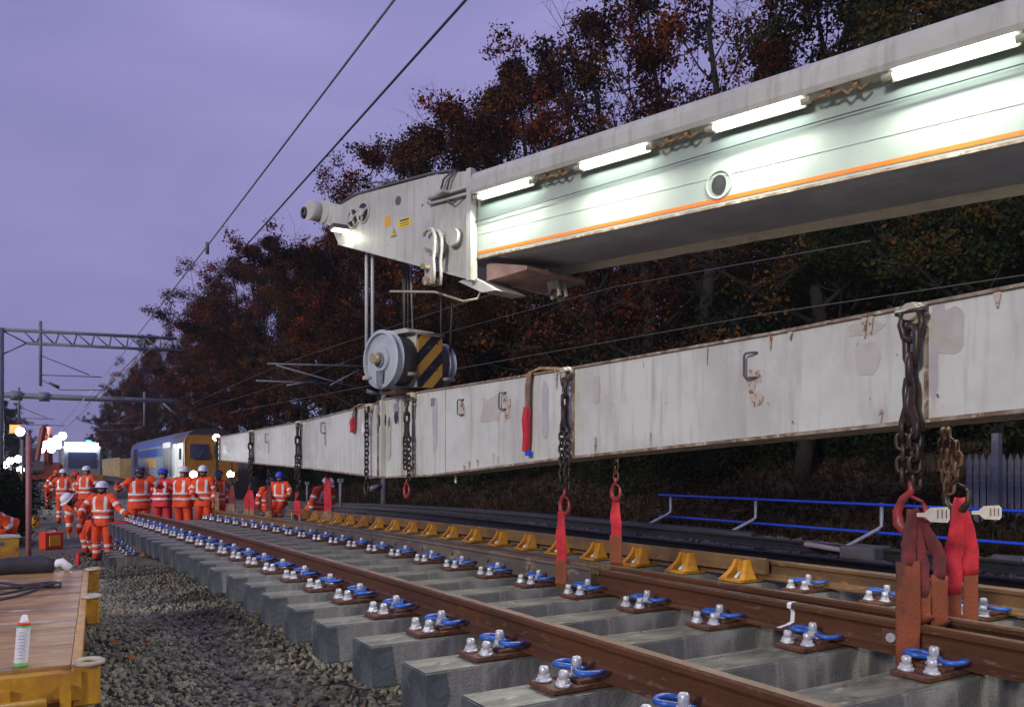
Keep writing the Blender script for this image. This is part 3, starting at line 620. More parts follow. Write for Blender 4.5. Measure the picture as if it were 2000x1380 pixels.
# nearest (big) set at px 1780
XC = XF - 0.075
Y = yof(1780, XC); zt = CZ + ev(Y, 2) - 0.03
lifting_chain('thick dark chain bundle with big shackle, nearest chain on the beam face', XC, Y, zt, CZ - 0.19, 1.25, 'chain', 3, True, True, 0.2, True)
def strap_sling(label, px, X, htop, legs, tagp=None):
    Y = yof(px, X); t = thing('webbing_sling', label, 'sling', (X, Y, CZ - htop)); rt = Vector((cT, -sT, 0)); rd = random.Random(px)
    for dr, db, hm, hb, w1, w2, c1 in legs:
        mb = MB(); n = 12; P = []; rr = []
        for i in range(n):
            u = i / (n - 1); q = min(1, u * 1.5); P.append(rt * (dr * q + rd.uniform(-.003, .003)) + Vector((db * q, 0, -(hm - htop + .03) * u + .01))); rr.append(w1 / 2 * (.72 + .28 * smoothstep(0, .6, u)) * rd.uniform(.9, 1.08))
        mb.tube(P, rr, 10, flat=[rd.uniform(.22, .42) for _ in rr], up=rt); mb.build('webbing', c1, t)
        e = rt * dr + Vector((db, 0, 0)); mb = MB(); zs = np.linspace(-(hm - htop), -(hb - htop), 8)
        mb.tube([e + Vector((rd.uniform(-.003, .003), 0, z)) for z in zs] + [e + Vector((.035, 0, zs[-1] - .018))], [w2 / 2 * rd.uniform(.95, 1.05) for _ in zs] + [w2 / 2], 12, flat=.16, up=rt); mb.build('wear_sleeve', 'sleeve', t)
    if tagp:
        tm = MB(); k = .74; tm.prism([(0, -.012), (0.05, -.014), (0.085, -.045), (0.19, -.05), (0.205, -.03), (0.205, .03), (0.19, .05), (0.085, .045), (0.05, .014), (0, .012)], lambda u, v, ww: tuple(rt * u * k + Vector((0, ww, v * k))), 0, 0.003)
        for q in range(3): tm.box(rt * (.095 + .02 * q) + Vector((0, -.0015, .003)), (.008, .001, .04), 1)
        tm.build('paper_tag', ['tag', 'ink'], t, tuple(Vector(tagp[0] * rt) + Vector((-.05, -.05, tagp[1]))))
strap_sling('dark two legged sling in orange sleeves with cream tag, nearest of the slings', 1783, 3.635, .21, [(-.022, 0, .445, .925, .075, .118, 'sling_dark'), (.055, .12, .52, .75, .065, .085, 'sling_dark'), (.02, .05, .60, .72, .06, .07, 'sling_dark')], (.005, -.01))
Yb = yof(1868, 4.2)
lifting_chain('brown rusty chain hanging behind the beam at the right edge', 4.2, Yb, CZ + 0.15, CZ - 0.12, 1.0, 'chain_rust', 1, True, False)
m2 = MB(); chain_run(m2, 0, 0.05, 0, -0.33, 0.075, .0095, .024); chain_run(m2, 0.02, 0.09, 0, -0.27, 0.075, .0095, .024)
tag(m2.build('slack_chain', 'chain_rust', None, (4.2, Yb - 0.01, CZ + 0.2)), 'slack brown chain loop hanging beside the rear strand at the right edge', 'chain')
strap_sling('bright red sling with two brown sleeved legs and a cream tag, behind the nearest sling', 1876, 4.2, .17, [(-.04, 0, .64, .86, .10, .085, 'sling'), (.03, .04, .54, .84, .085, .08, 'sling')], (.04, -.06))
# second set
Y = yof(1103, XC)
lifting_chain('dark chain over the beam face beside the folded red strap', XC, Y, CZ + ev(Y, 2) - 0.03, CZ - 0.27, 1.0, 'chain', 2, True, True, 0.25, True)
sling('single deep red sling wrapped round the middle rail below the beam', 3.64, yof(1096, 3.64), CZ - 0.36, CZ - 0.76, CZ - 0.94, 0.085, 'sling', ((0, 0),))
Yb = yof(1197, 4.12)
lifting_chain('rusty chain coming down behind the beam just right of the folded strap', 4.15, Yb, CZ + 0.12, CZ - 0.17, 0.9, 'chain_rust', 1, True, False, red=True)
sling('short orange red sling on the chain behind the beam', 4.15, Yb, CZ - 0.25, CZ - 0.58, CZ - 0.8, 0.09, 'sling', ((0, 0),))
# the two middle chains with open hooks
Y = yof(801, XC); lifting_chain('black chain with an open red hook, right of the beam middle', XC - 0.04, Y, CZ + ev(Y, 2) - .03, CZ - 0.22, 1.05, 'chain', 2, True, True, 0.35, True)
Y = yof(716, XC); lifting_chain('chain with an empty steel hook hanging under the left side of the beam middle', XC, Y, CZ + ev(Y, 2) - .03, CZ - 0.22, 1.1, 'chain', 1, True, True)
tm = MB(); tm.prism([(0, 0), (0.05, .06), (0.05, .16), (-.03, .14)], lambda u, v, w: (w, u, -v), 0, .004); tag(tm.build('chain_tag', 'helmet_w', None, (XC - .03, Y + 0.05, CZ + ev(Y, 2) - .2)), 'white tag on the chain left of the beam middle', 'tag')
labs = {581: ('dark chain on the third lug of the far arm', 'red sling with white tag hanging from the third chain of the far arm'), 489: ('dark chain near the far end of the beam', 'two legged red sling near the far end of the beam'), 424: ('thin chain at the far tip of the beam', 'brown sling hanging at the far tip of the beam')}
for px in (581, 489, 424):
    Y = yof(px, XC); zb = zr(Y)
    lifting_chain(labs[px][0], XC, Y, CZ + ev(Y, 2) - .03, zb + {581: 0.62, 489: 0.75, 424: 0.7}[px], 1.15, 'chain', 2 if px != 424 else 1, True, True, 0.3)
    sling(labs[px][1], XC, Y, zb + {581: 0.60, 489: 0.66, 424: 0.6}[px], zb + 0.22, zb + 0.0, 0.12 if px != 424 else .11, 'sling' if px != 424 else 'strap', ((0, 0),) if px != 489 else ((-.05, .14), (.0, -.16)), tagp=(-0.05, 0.12, -.35) if px == 581 else None, wrap=False, scol='strap')
for px, py0, py1, py2, lab, cl in ((640, 930, 1000, 1018, 'red sling hanging in front of the bending worker', 'sling'), (525, 945, 1000, 1015, 'dull red sling in front of the crouching pair', 'sling_dark'), (453, 945, 985, 1000, 'dim dark red sling beyond the far rail', 'sling_dark')):
    Y = yof(px, 4.2); zz = zof(py0, 4.2, Y)
    sling(lab, 4.2, Y, zz, zof(py1, 4.2, Y), zof(py2, 4.2, Y), 0.14, cl, ((0, 0),) if px != 453 else ((0, .1), (0, -.1)), wrap=False, scol='strap')
    lifting_chain({640: 'rear chain above the red sling by the bending worker', 525: 'rear chain above the sling by the crouching pair', 453: 'rear chain farthest away near the beam tip'}[px], 4.2, Y, CZ + ev(Y, 1) + .05, zz + .1, 1.0, 'chain_rust', 1, True, False)
# folded straps draped over the beam
def draped(label, px, w, lenf, upto, blue):
    Y = yof(px, XF); zt = CZ + ev(Y, 2) + 0.02; t = thing('folded_strap', label, 'strap', (XF, Y, zt)); mb = MB()
    ribbon(mb, [(0.30, -0.25, 0.012), (0.12, -0.14, 0.03), (0.02, -0.05, 0.035), (-0.035, 0.01, 0.0), (-0.045, 0.03, -0.1), (-0.04, 0.04, -lenf * .45)], w, 0.02, (0.3, 0.95, 0)); mb.build('webbing', 'strap', t)
    mb = MB(); ribbon(mb, [(-0.04, 0.04, -lenf * .43), (-0.052, 0.045, -lenf * .6), (-0.04, 0.05, -lenf * .8), (-0.045, 0.06, -lenf)], [w * .95, w * 1.1, w, w * .9], 0.034, (0.1, 0.99, 0)); mb.build('red_webbing', 'sling', t)
    if blue: mb = MB(); mb.box((-0.045, 0.02, -lenf - .015), (0.02, 0.07, 0.05)); mb.build('blue_label', 'blue_rail', t)
draped('brown and red strap with blue label folded over the beam right of the hook block', 1042, 0.085, 0.68, 0, True)
draped('short red strap folded over the beam left of the hook block', 697, 0.14, 0.33, 0, False)
t = thing('small_shackle', 'small shackle with white tag under the beam right of the open red hook', 'shackle', tuple(atx(893, 925, 3.95)))
mb = MB(); mb.tube([(0, .02, .1), (0, .03, .05), (0, 0, .0), (0, -.03, .05), (0, -.02, .1)], .009, 6); mb.build('bow', 'chain_rust', t)
mb = MB(); mb.box((-.02, 0, -.05), (.004, .035, .09)); mb.build('paper_tag', 'helmet_w', t)
# ---------------------------------------------------------------- rail crane boom
dB = Vector((-.247, .969, 0)); pB = Vector((.969, .247, 0)); B0 = Vector((3.445, 8.777, 0))
def BP(s, w, z): return B0 - dB * s + pB * w + Vector((0, 0, CZ + z - 0.035 * (s - 1.8)))
crane = thing('rail_crane', 'white crane boom with orange line and row of strip lights reaching in from the right', 'crane', tuple(BP(14, .5, 1)))
co = Vector(crane.location)
def bp(s, w, z): return BP(s, w, z) - co
SE = 16.0; BWD = 1.0
mb = MB()
mb.prism([(0, 2.06), (0, 2.86), (BWD, 2.86), (BWD, 2.13), (.02, 2.08), (.02, 2.06)], lambda u, v, w: bp(w, u, v), 1.64, SE)
mb.build('boom', 'white_clean', crane)
mb = MB(); mb.prism([(1.64, 2.106), (SE, 2.106), (SE, 2.136), (1.64, 2.136)], lambda u, v, w: bp(u, w, v), -0.003, 0); mb.build('orange_stripe', 'orange_line', crane)
# dark rounded belly under the box and far cream plate hung upright to catch light
mb = MB(); n = 7
prof2 = [(0.022, 2.072)] + [(0.022 + (BWD - .03) * k / n, 2.072 + .045 * k / n - 0.035 * math.sin(math.pi * k / n) ** .7) for k in range(1, n)] + [(BWD - .01, 2.118), (BWD - .01, 2.126), (.03, 2.078)]
mb.prism(prof2, lambda u, v, w: bp(w, u, v), 1.9, SE); mb.build('boom_belly', 'under', crane)
random.seed(3); mb = MB(); k = 60; inner = [(1.75 + (SE - 1.75) * i / k, 2.045 + random.uniform(-.006, .004)) for i in range(k + 1)]
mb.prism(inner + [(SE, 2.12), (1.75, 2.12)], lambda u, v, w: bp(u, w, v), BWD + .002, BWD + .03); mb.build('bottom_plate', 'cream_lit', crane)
mb = MB(); mb.prism([(1.66, 2.062), (SE, 2.062), (SE, 2.082), (1.66, 2.082)], lambda u, v, w: bp(u, w, v), -0.012, 0.0); mb.build('lower_lip', 'edge', crane)
# long seam
mb = MB(); mb.prism([(1.66, 2.30), (SE, 2.27), (SE, 2.276), (1.66, 2.306)], lambda u, v, w: bp(u, w, v), -0.003, 0.0); mb.build('weld_seam', 'white_clean', crane)
mb = MB(); mb.tube([bp(0.85 + k, -0.03, 2.415 + .012 * k + (0.03 if k > 1 else 0)) for k in (0, .3, 1, 4, 8, 15)], 0.0045, 6); mb.build('tension_cable', 'rope_dark', crane)
# access hole
mb = MB(); mb.tube([bp(4.37 + .105 * math.cos(a), -0.003, 2.235 + .105 * math.sin(a)) for a in np.linspace(0, 6.283, 25)[:-1]], 0.007, 6, closed=True); mb.build('port_ring', 'white_clean', crane)
mb = MB(); mb.prism([(4.37 + .062 * math.cos(a), 2.235 + .075 * math.sin(a)) for a in np.linspace(0, 6.283, 25)[:-1]], lambda u, v, w: bp(u, w, v), -.004, -.001); mb.build('port_hole', 'black', crane)
# cover along the top with the strip lights under it
mb = MB(); hp = [(-0.13, 2.665), (0.0, 2.665), (0.0, 2.875), (-0.03, 2.89), (-0.085, 2.885), (-0.125, 2.86), (-0.145, 2.80), (-0.145, 2.70)]
mb.prism(hp, lambda u, v, w: bp(w, u, v), 1.72, SE); mb.build('light_cover', 'head_white', crane)
mb = MB(); mb.prism([(-0.02, 2.863), (BWD + .01, 2.863), (BWD + .01, 2.885), (-0.02, 2.885)], lambda u, v, w: bp(w, u, v), 1.68, SE); mb.build('top_plate', 'head_white', crane)
for i in range(11):
    s0 = 1.8 + 1.295 * i; s1 = s0 + 0.68
    mb = MB(); mb.tube([bp(s0, -.105, 2.630), bp(s1, -.105, 2.630)], 0.0145, 12); lt = mb.build('strip_light', 'lamp', crane)
    mb = MB(); mb.prism([(s0 - .02, 2.605), (s1 + .02, 2.605), (s1 + .02, 2.664), (s0 - .02, 2.664)], lambda u, v, w: bp(u, w, v), -.066, -.06); mb.build('lamp_baffle', 'lamp_back', lt)  # plate added behind the tube to keep its glare off the boom wall
    for a_, b_ in ((s0 - .07, s0 - .001), (s1 + .001, s1 + .07)): mb = MB(); mb.tube([bp(a_, -.105, 2.630), bp(b_, -.105, 2.630)], 0.024, 10); mb.build('lamp_holder', 'cream', lt)
    la = bpy.data.lights.new('strip_light_beam', 'AREA'); la.shape = 'RECTANGLE'; la.size = .66; la.size_y = .05; la.energy = 34; la.color = (1, .98, .84)
    lo_ = bpy.data.objects.new('strip_light_beam', la); COL.objects.link(lo_); lo_.parent = crane; lo_.location = bp((s0 + s1) / 2, -.16, 2.58)
    zz_ = (pB * .62 + Vector((0, 0, .78))).normalized(); xx_ = dB.copy(); yy_ = zz_.cross(xx_); lo_.rotation_euler = Matrix((xx_, yy_, zz_)).transposed().to_euler()
    mb = MB(); random.seed(i)
    for k in range(4):
        c = s1 + .10 + k * .09; mb.tube([bp(c, -.09, 2.64), bp(c + .04, -.10, 2.62 + random.uniform(-.02, .01)), bp(c + .09, -.09, 2.64)], 0.012, 6)
        if k % 2: mb.tube([bp(c - .015, -.09, 2.645), bp(c + .02, -.09, 2.645)], 0.026, 8)
    mb.build('lamp_cable', 'strap', lt)
# boom head
hd = [(-.74, 2.59), (1.60, 1.87), (1.66, 1.86), (1.66, 2.935), (1.0, 3.02), (-.35, 3.085), (-.80, 3.03), (-.95, 2.90)]
mb = MB()
mb.prism(hd, lambda u, v, w: bp(u, w, v), -0.05, 0.0); 
mb.build('head_cheek', 'head_white', crane)
mb = MB(); mb.prism(hd, lambda u, v, w: bp(u, w, v), BWD, BWD + .05); mb.build('head_cheek', 'head_white', crane)
mb = MB(); mb.prism([(1.3, 2.1), (1.66, 2.1), (1.66, 2.9), (1.0, 2.98), (0.3, 3.0), (0.3, 2.95), (1.25, 2.9)], lambda u, v, w: bp(u, w, v), 0.0, BWD); mb.build('head_core', 'head_white', crane)
mb = MB(); mb.prism([(-.70, 2.583), (1.60, 1.875), (1.60, 1.86), (-.72, 2.57)], lambda u, v, w: bp(u, w, v), -0.075, 0.03); mb.prism([(1.62, 1.84), (1.685, 1.84), (1.685, 2.94), (1.62, 2.94)], lambda u, v, w: bp(u, w, v), -0.11, -0.05); mb.build('head_flange', 'head_white', crane)
mb = MB(); mb.tube([bp(-.70, -.05, 3.06), bp(-.35, -.05, 3.10), bp(.4, -.05, 3.075), bp(1.0, -.05, 3.045), bp(1.35, -.05, 3.0)], .016, 6); mb.tube([bp(-.7, -.03, 3.02), bp(-.55, -.03, 3.12), bp(-.3, -.03, 3.2), bp(.0, -.03, 3.17), bp(.3, -.03, 3.1)], .01, 6); mb.prism([(-.5, 3.07), (0.05, 3.07), (-.1, 3.17), (-.4, 3.2)], lambda u, v, w: bp(u, w, v), .2, .6); mb.build('head_pipe', 'ink', crane)
mb = MB(); mb.cyl(bp(-1.28, -.12, 3.08), bp(-1.28, .05, 3.08), .12, 20); mb.cyl(bp(-1.18, .0, 3.06), bp(-1.18, .8, 3.06), .14, 20); mb.prism([(-1.28, 2.97), (-.7, 2.72), (-.7, 3.0), (-1.2, 3.2)], lambda u, v, w: bp(u, w, v), 0.02, .12); mb.prism([(-1.28, 2.97), (-.7, 2.72), (-.7, 3.0), (-1.2, 3.2)], lambda u, v, w: bp(u, w, v), .85, .95); mb.build('nose_roller', 'head_white', crane)
mb = MB(); mb.tube([bp(-1.39 + .045 * math.cos(a), -.125, 3.06 + .055 * math.sin(a)) for a in np.linspace(0, 6.283, 17)[:-1]], .022, 6, closed=True); mb.build('roller_hole', 'black', crane)
for s, z, r in ((-.22, 2.86, .115), (-.42, 2.83, .11)):
    mb = MB(); mb.prism([(s + r * math.cos(a), z + r * math.sin(a)) for a in np.linspace(0, 6.283, 21)[:-1]], lambda u, v, w: bp(u, w, v), -.0545, -.051); pl = mb.build('pulley_opening', 'black', crane)
    mb = MB(); mb.cyl(bp(s, -.09, z), bp(s, -.05, z), r * .38, 14)
    for k in range(3 if s > -.3 else 4):
        a = .4 + k * 2 * math.pi / (3 if s > -.3 else 4); mb.tube([bp(s, -.062, z), bp(s + r * .95 * math.cos(a), -.062, z + r * .95 * math.sin(a))], r * .16, 6)
    mb.tube([bp(s + r * math.cos(a), -.055, z + r * math.sin(a)) for a in np.linspace(0, 6.283, 21)[:-1]], .014, 6, closed=True); mb.build('pulley_spokes', 'head_white', pl)
mb = MB(); mb.cyl(bp(.44, -.056, 2.87), bp(.44, -.02, 2.87), .05, 12); mb.cyl(bp(.95, -.056, 2.75), bp(.95, -.02, 2.75), .012, 8); mb.cyl(bp(.86, -.056, 2.74), bp(.86, -.02, 2.74), .012, 8); mb.build('plug_hole', 'ink', crane)
# stickers and warning signs
def sticker(name, s0, s1, z0, z1, m, off=-.0525, par=None):
    mb = MB(); mb.prism([(s0, z0), (s1, z0), (s1, z1), (s0, z1)], lambda u, v, w: bp(u, w, v), off, -.05); return mb.build(name, m, par or crane)
sticker('orange_sticker', .19, .30, 2.62, 2.74, 'sticker_o')
y1 = sticker('yellow_sticker', .44, .66, 2.56, 2.66, 'sticker')
for a, b in ((2.63, 2.65), (2.605, 2.613), (2.58, 2.588)): sticker('sticker_text', .47, .63, a, b, 'ink', -.0545, y1)
y2 = sticker('danger_sign', .86, .98, 2.24, 2.56, 'shade_violet')
def tri(s, z, r, par):
    for f, m, o in ((1.0, 'ink', -.0545), (.74, 'sticker', -.0565)):
        mb = MB(); mb.prism([(s - r * f, z - r * .8 * f), (s + r * f, z - r * .8 * f), (s, z + r * f)], lambda u, v, w: bp(u, w, v), o, -.051); mb.build('warning_triangle', m, par)
    mb = MB(); mb.prism([(s - r * .08, z - r * .4), (s + r * .1, z - r * .4), (s + r * .05, z + r * .4), (s - r * .05, z + r * .4)], lambda u, v, w: bp(u, w, v), -.0585, -.051); mb.build('warning_symbol', 'ink', par)
tri(.92, 2.45, .055, y2); tri(.36, 2.53, .05, y1); sticker('sticker_text', .87, .97, 2.27, 2.35, 'sticker', -.0545, y2)
for q in range(3): sticker('sticker_text', .88, .96, 2.28 + .024 * q, 2.29 + .024 * q, 'ink', -.0565, y2)
# head work lamp
mb = MB(); mb.box(bp(-.60, -.12, 2.74), (.20, .14, .05)); wl_ = mb.build('work_lamp', 'ink', crane)
mb = MB(); mb.box(bp(-.60, -.12, 2.708), (.17, .12, .012)); mb.build('lamp_lens', 'lamp_small', wl_)
la = bpy.data.lights.new('work_lamp_beam', 'SPOT'); la.energy = 9; la.spot_size = R(120); la.spot_blend = .9; la.color = (.95, 1, .72); la.shadow_soft_size = .05
lo_ = bpy.data.objects.new('work_lamp_beam', la); COL.objects.link(lo_); lo_.parent = crane; lo_.location = bp(-.60, -.16, 2.68); lo_.rotation_euler = (-dB * .75 + Vector((0, 0, -.62)) + pB * .10).to_track_quat('-Z', 'Y').to_euler()
# clevis on the cheek with two curved plates
mb = MB(); mb.cyl(bp(1.16, -.17, 2.27), bp(1.16, -.05, 2.27), .135, 20)
mb.prism([(1.03, 2.25), (1.16, 2.2), (1.18, 1.90), (1.05, 1.88)], lambda u, v, w: bp(u, w, v), -.17, -.14); mb.build('pin_bracket', 'head_white', crane)
for w in (-.24, -.15):
    mb = MB(); mb.tube([bp(1.18 + x, w, 2.27 + z) for x, z in ((-.06, .09), (.00, .125), (.07, .11), (.11, .04), (.11, -.06), (.09, -.2), (.10, -.3), (.09, -.44))], .019, 8); mb.build('curved_plate', 'head_white', crane)
for s_, z_, r_ in ((1.10, 2.03, .032), (1.15, 1.88, .048)): mb = MB(); mb.cyl(bp(s_, -.25, z_), bp(s_, -.11, z_), r_, 12); mb.build('bracket_pin', 'edge', crane)
mb = MB(); mb.cyl(bp(1.42, -.13, 2.30), bp(1.42, -.05, 2.30), .09, 18); mb.build('pivot_boss', 'head_white', crane)
# little step tray and cables by the head
mb = MB(); mb.box(bp(1.28, -.10, 2.77), (.14, .14, .03)); mb.tube([bp(1.0, -.08, 2.78), bp(1.7, -.08, 2.77)], .022, 6); mb.tube([bp(1.0, -.08, 2.72), bp(1.7, -.08, 2.70)], .016, 6); mb.build('cable_tray', 'head_white', crane)
mb = MB(); mb.tube([bp(1.35, -.07, 2.98), bp(1.25, -.09, 2.92), bp(1.2, -.09, 2.8)], .012, 6); mb.tube([bp(1.42, -.07, 2.98), bp(1.34, -.09, 2.9), bp(1.3, -.09, 2.8)], .012, 6); mb.tube([bp(1.28, -.08, 2.70), bp(1.4, -.1, 2.64), bp(1.55, -.08, 2.70)], .009, 6); mb.build('head_cable', 'ink', crane)
mb = MB(); mb.prism([(1.69, 1.86), (2.25, 1.90), (2.25, 1.935), (1.75, 2.03), (1.69, 2.03)], lambda u, v, w: bp(u, w, v), .1, .95); mb.build('boom_shoe', 'shoe', crane)
mb = MB(); mb.prism([(1.4, 1.87), (1.75, 1.72), (1.95, 1.72), (1.6, 1.90)], lambda u, v, w: bp(u, w, v), -.02, .4); mb.build('shoe_guard', 'head_white', crane)
for w_ in (.60, .70):
    mb = MB(); mb.prism([(2.02, 1.95), (2.16, 1.95), (2.22, 1.74), (2.10, 1.70)], lambda u, v, w: bp(u, w, v), w_, w_ + .03); mb.build('shoe_bracket', 'head_white', crane)
mb = MB(); mb.cyl(bp(2.15, .58, 1.76), bp(2.15, .76, 1.76), .04, 10); mb.build('bracket_pin', 'rust', crane)
ws = [atx(*q) for q in ((762, 569, 3.55), (850, 570, 3.7), (905, 588, 3.8), (933, 583, 3.85), (942, 560, 3.9))]
mb = MB(); sp = [Vector(p) - co for p in ws]; mb.tube(sp, .013, 6); mb.build('conduit', 'cream', crane)
# hoist ropes
HBc = Vector((3.93, 8.9, 0)); 
def hp_(px, w, z0, z1, m, lean=0, r=.013):
    # vertical rope: plane w behind the cheek, found along the photo column px
    best = min(((abs((1000 + FPX * ((P.x * cT - P.y * sT) / (P.x * sT + P.y * cT))) - px), s) for s in np.arange(-1.5, 2.5, .01) for P in [BP(s, w, 2)]), key=lambda q: q[0])[1]
    P = BP(best, w, 0); a = Vector((P.x, P.y, CZ + z0)) - co; b = Vector((P.x + lean, P.y, CZ + z1)) - co
    mb = MB(); mb.cyl(a, b, r, 8); mb.build('hoist_rope', m, crane)
hp_(716, .05, 2.7, 1.20, 'rope_front', r=.021); hp_(728, .07, 2.7, 1.20, 'rope_front', r=.021)
hp_(786, .42, 2.7, 1.2, 'rope_dark', .03); hp_(792, .45, 2.7, 1.2, 'rope_dark', -.02); hp_(801, .5, 2.7, 1.45, 'rope', .04, r=.012); hp_(797, .55, 2.7, 1.45, 'rope_dark', .0)
hp_(861, .92, 2.6, 1.3, 'rope_dark'); hp_(887, .96, 2.6, 1.3, 'rope_dark', -.06)

# ---------------------------------------------------------------- hook block
hb = thing('hook_block', 'crane hook block with grey sheaves and black and yellow striped plate above the beam', 'hook block', (3.93, 8.9, CZ + .85), math.atan2(.247, .969))
ZS = 0.385     # local sheave centre height
def sheave(x, r, nm):
    mb = MB(); x0 = x
    def ring(r0, xa, r1, xb, mi=0):
        n = 36; o = len(mb.v)
        for rr, xx in ((r0, xa), (r1, xb)): mb.v += [(xx, rr * math.cos(2 * math.pi * k / n), ZS + rr * math.sin(2 * math.pi * k / n)) for k in range(n)]
        for k in range(n): mb.f.append((o + k, o + (k + 1) % n, o + n + (k + 1) % n, o + n + k)); mb.m.append(mi); mb.sm.append(True)
    for sg in (-1, 1):
        ring(r, x + .045 * sg, r * .88, x + .055 * sg); ring(r * .88, x + .055 * sg, r * .86, x + .02 * sg); ring(r * .86, x + .02 * sg, r * .45, x + .02 * sg); ring(r * .45, x + .02 * sg, r * .42, x + .05 * sg); ring(r * .42, x + .05 * sg, r * .05, x + .05 * sg)
        ring(r, x + .045 * sg, r * .9, x)
    return mb.build(nm, 'sheave', hb)
sv = sheave(-.43, .335, 'sheave'); sheave(.40, .27, 'sheave')
mb = MB(); mb.cyl((-.54, 0, ZS), (.52, 0, ZS), .05, 16); mb.cyl((-.58, 0, ZS), (-.50, 0, ZS), .062, 16); mb.build('axle_pin', 'brass', hb)
mb = MB(); mb.prism([(-.06, .19), (.05, .19), (.03, .0), (-.04, .0)], lambda u, v, w: (w, u, ZS - .32 + v), -.50, -.47); mb.prism([(.055 * math.cos(a) * 1.6, .055 * math.sin(a) * 1.6 + .31) for a in np.linspace(0, 6.283, 13)[:-1]], lambda u, v, w: (w, u, ZS - .32 + v), -.50, -.485); mb.build('keeper_plate', 'galv_dark', hb)
mb = MB(); mb.box((0.03, 0, ZS), (.36, .50, .62)); mb.prism([(-.25, .31), (.25, .31), (.18, .36), (-.18, .36)], lambda u, v, w: (w, u, ZS + v), -.25, .15); mb.build('side_casing', 'head_white', hb)
mb = MB(); mb.box((0, 0, 0), (.36, .012, .60)); hz_ = mb.build('hazard_plate', 'hazard', hb, (.035, -.27, ZS - 0.01))
mb = MB()
for x, z, r in ((-.02, .17, .022), (.02, -.06, .018), (.09, -.08, .02), (.11, .22, .014), (-.12, .08, .01), (-.08, -.24, .012)): mb.cyl((x, -.008, z), (x, -.0055, z), r, 10)
mb.build('plate_hole', 'ink', hz_)
mb = MB(); mb.tube([(-.2, -.29, ZS + .32), (.23, -.29, ZS + .31)], .013, 6); mb.build('guard_bar', 'cream', hb)
for a_, b_ in (((-.30, -.27, ZS - .17), (-.14, -.28, ZS - .17)), ((.22, -.25, ZS - .19), (.42, -.25, ZS - .19)), ((-.55, .22, ZS - .2), (-.4, .22, ZS - .2))): mb = MB(); mb.cyl(a_, b_, .024, 8); mb.build('guard_bar', 'cream', hb)
mb = MB(); mb.tube([(-.36, 0, ZS), (-.16, 0, ZS)], .285, 24); mb.tube([(.22, 0, ZS), (.34, 0, ZS)], .26, 24); mb.build('rope_guard', 'ink', hb)
mb = MB(); mb.box((0, 0, ZS - .36), (.75, .3, .05)); mb.cyl((0, 0, ZS - .38), (0, 0, -.03), .06, 12); mb.build('crosshead', 'rust', hb)

# ---------------------------------------------------------------- neighbouring track, black cables
for (x0, yr, lab) in ((8.6, (1.0, 45.0), 'neighbouring track with dark rails on sleepers beyond the lifted panel'),):
    tr = thing('railway_track', lab, 'track', (x0, 0, 0)); pth = [(0, y, G(x0, y) + .02) for y in np.arange(yr[0], 140, 2.0)]
    for sx in (-.72, .72):
        mb = MB(); mb.sweep(railprof(), [(sx, b, c) for a, b, c in pth], top); mb.build('rail', ['black', 'rail'], tr)
    mb = MB(); mb.box((0, 0, -.085), (2.5, .27, .2), bev=.01); me = mb.mesh('sleeper', 'trough')
    for k in range(60): y = 1.3 + k * .68; link('sleeper', me, tr, (0, y, G(x0, y) + .01))
def cable(label, pts, r, m='rubber', name='cable', cat='cable'):
    mb = MB(); mb.tube(pts, r, 8); return tag(mb.build(name, m), label, cat)
cable('long black conduit lying on ballast beyond the panel', [(6.55 + .05 * math.sin(y), y, G(6.55, y) + .06) for y in np.arange(5.5, 40, 1.0)], .05)
cable('fat black pipe ending by the pale slab behind the blue rails', [(9.9 + .04 * math.sin(y * .8), y, G(9.9, y) + .10) for y in np.arange(9.2, 45, 1.0)], .09)

# ---------------------------------------------------------------- blue safety fence
fence = thing('safety_fence', 'blue two rail safety fence on cranked grey stanchions beside the neighbouring track', 'fence', (10.35, 12, .9))
fo = Vector(fence.location); FX = 10.5
fy = [yof(p, FX) for p in (1310, 1476, 1722)]; d = fy[1] - fy[2]; fy += [fy[-1] - d, fy[-1] - 2 * d, fy[-1] - 3 * d]
for y in fy:
    zt = zof(977, FX, y) if 0 else CZ - .50
    zt = CZ - (0.50 if y > 9 else 0.50); b = G(FX - .5, y) + .04
    mb = MB(); P = [Vector((FX - .62, y + .25, b)) - fo, Vector((FX - .5, y + .2, b + .05)) - fo, Vector((FX - .06, y + .03, b + .42 * (zt - b))) - fo, Vector((FX, y, b + .5 * (zt - b))) - fo, Vector((FX, y, zt)) - fo]
    mb.tube(P, .028, 8); mb.build('stanchion', 'galv', fence)
for dz in (0.02, .42):
    mb = MB(); mb.tube([Vector((FX - .03, fy[0] + .3, CZ - .5 - dz)) - fo, Vector((FX - .03, -1, CZ - .52 - dz)) - fo], .022, 8); mb.build('blue_tube', 'blue_rail', fence)
# palisade fence
pal = thing('palisade_fence', 'grey galvanised palisade fence with pointed pales at the right edge', 'fence', (13, 6, 1.5)); po = Vector(pal.location)
PX0, PX1 = Vector((11.9, yof(1893, 11.9), 0)), Vector((13.2, yof(2200, 13.2), 0))
mb = MB(); mb.prism([(-.035, 0), (.035, 0), (.035, 1.45), (0, 1.56), (-.035, 1.45)], lambda u, v, w: (u, w, v), -.01, .01); PM = mb.mesh('pale', 'galv_dark')
dv = PX1 - PX0; nP = 22; pdir = dv.normalized(); zb = CZ - 0.75
for k in range(nP):
    p = PX0 + dv * k / nP; link('pale', PM, pal, (p.x - po.x, p.y - po.y, zb - po.z - .6), math.atan2(dv.y, dv.x))
for h in (.0, .75):
    mb = MB(); mb.tube([PX0 - po + Vector((0.03, .03, zb + h - .1)), PX1 - po + Vector((.03, .03, zb + h - .1))], .025, 6); mb.build('cross_rail', 'galv_dark', pal)
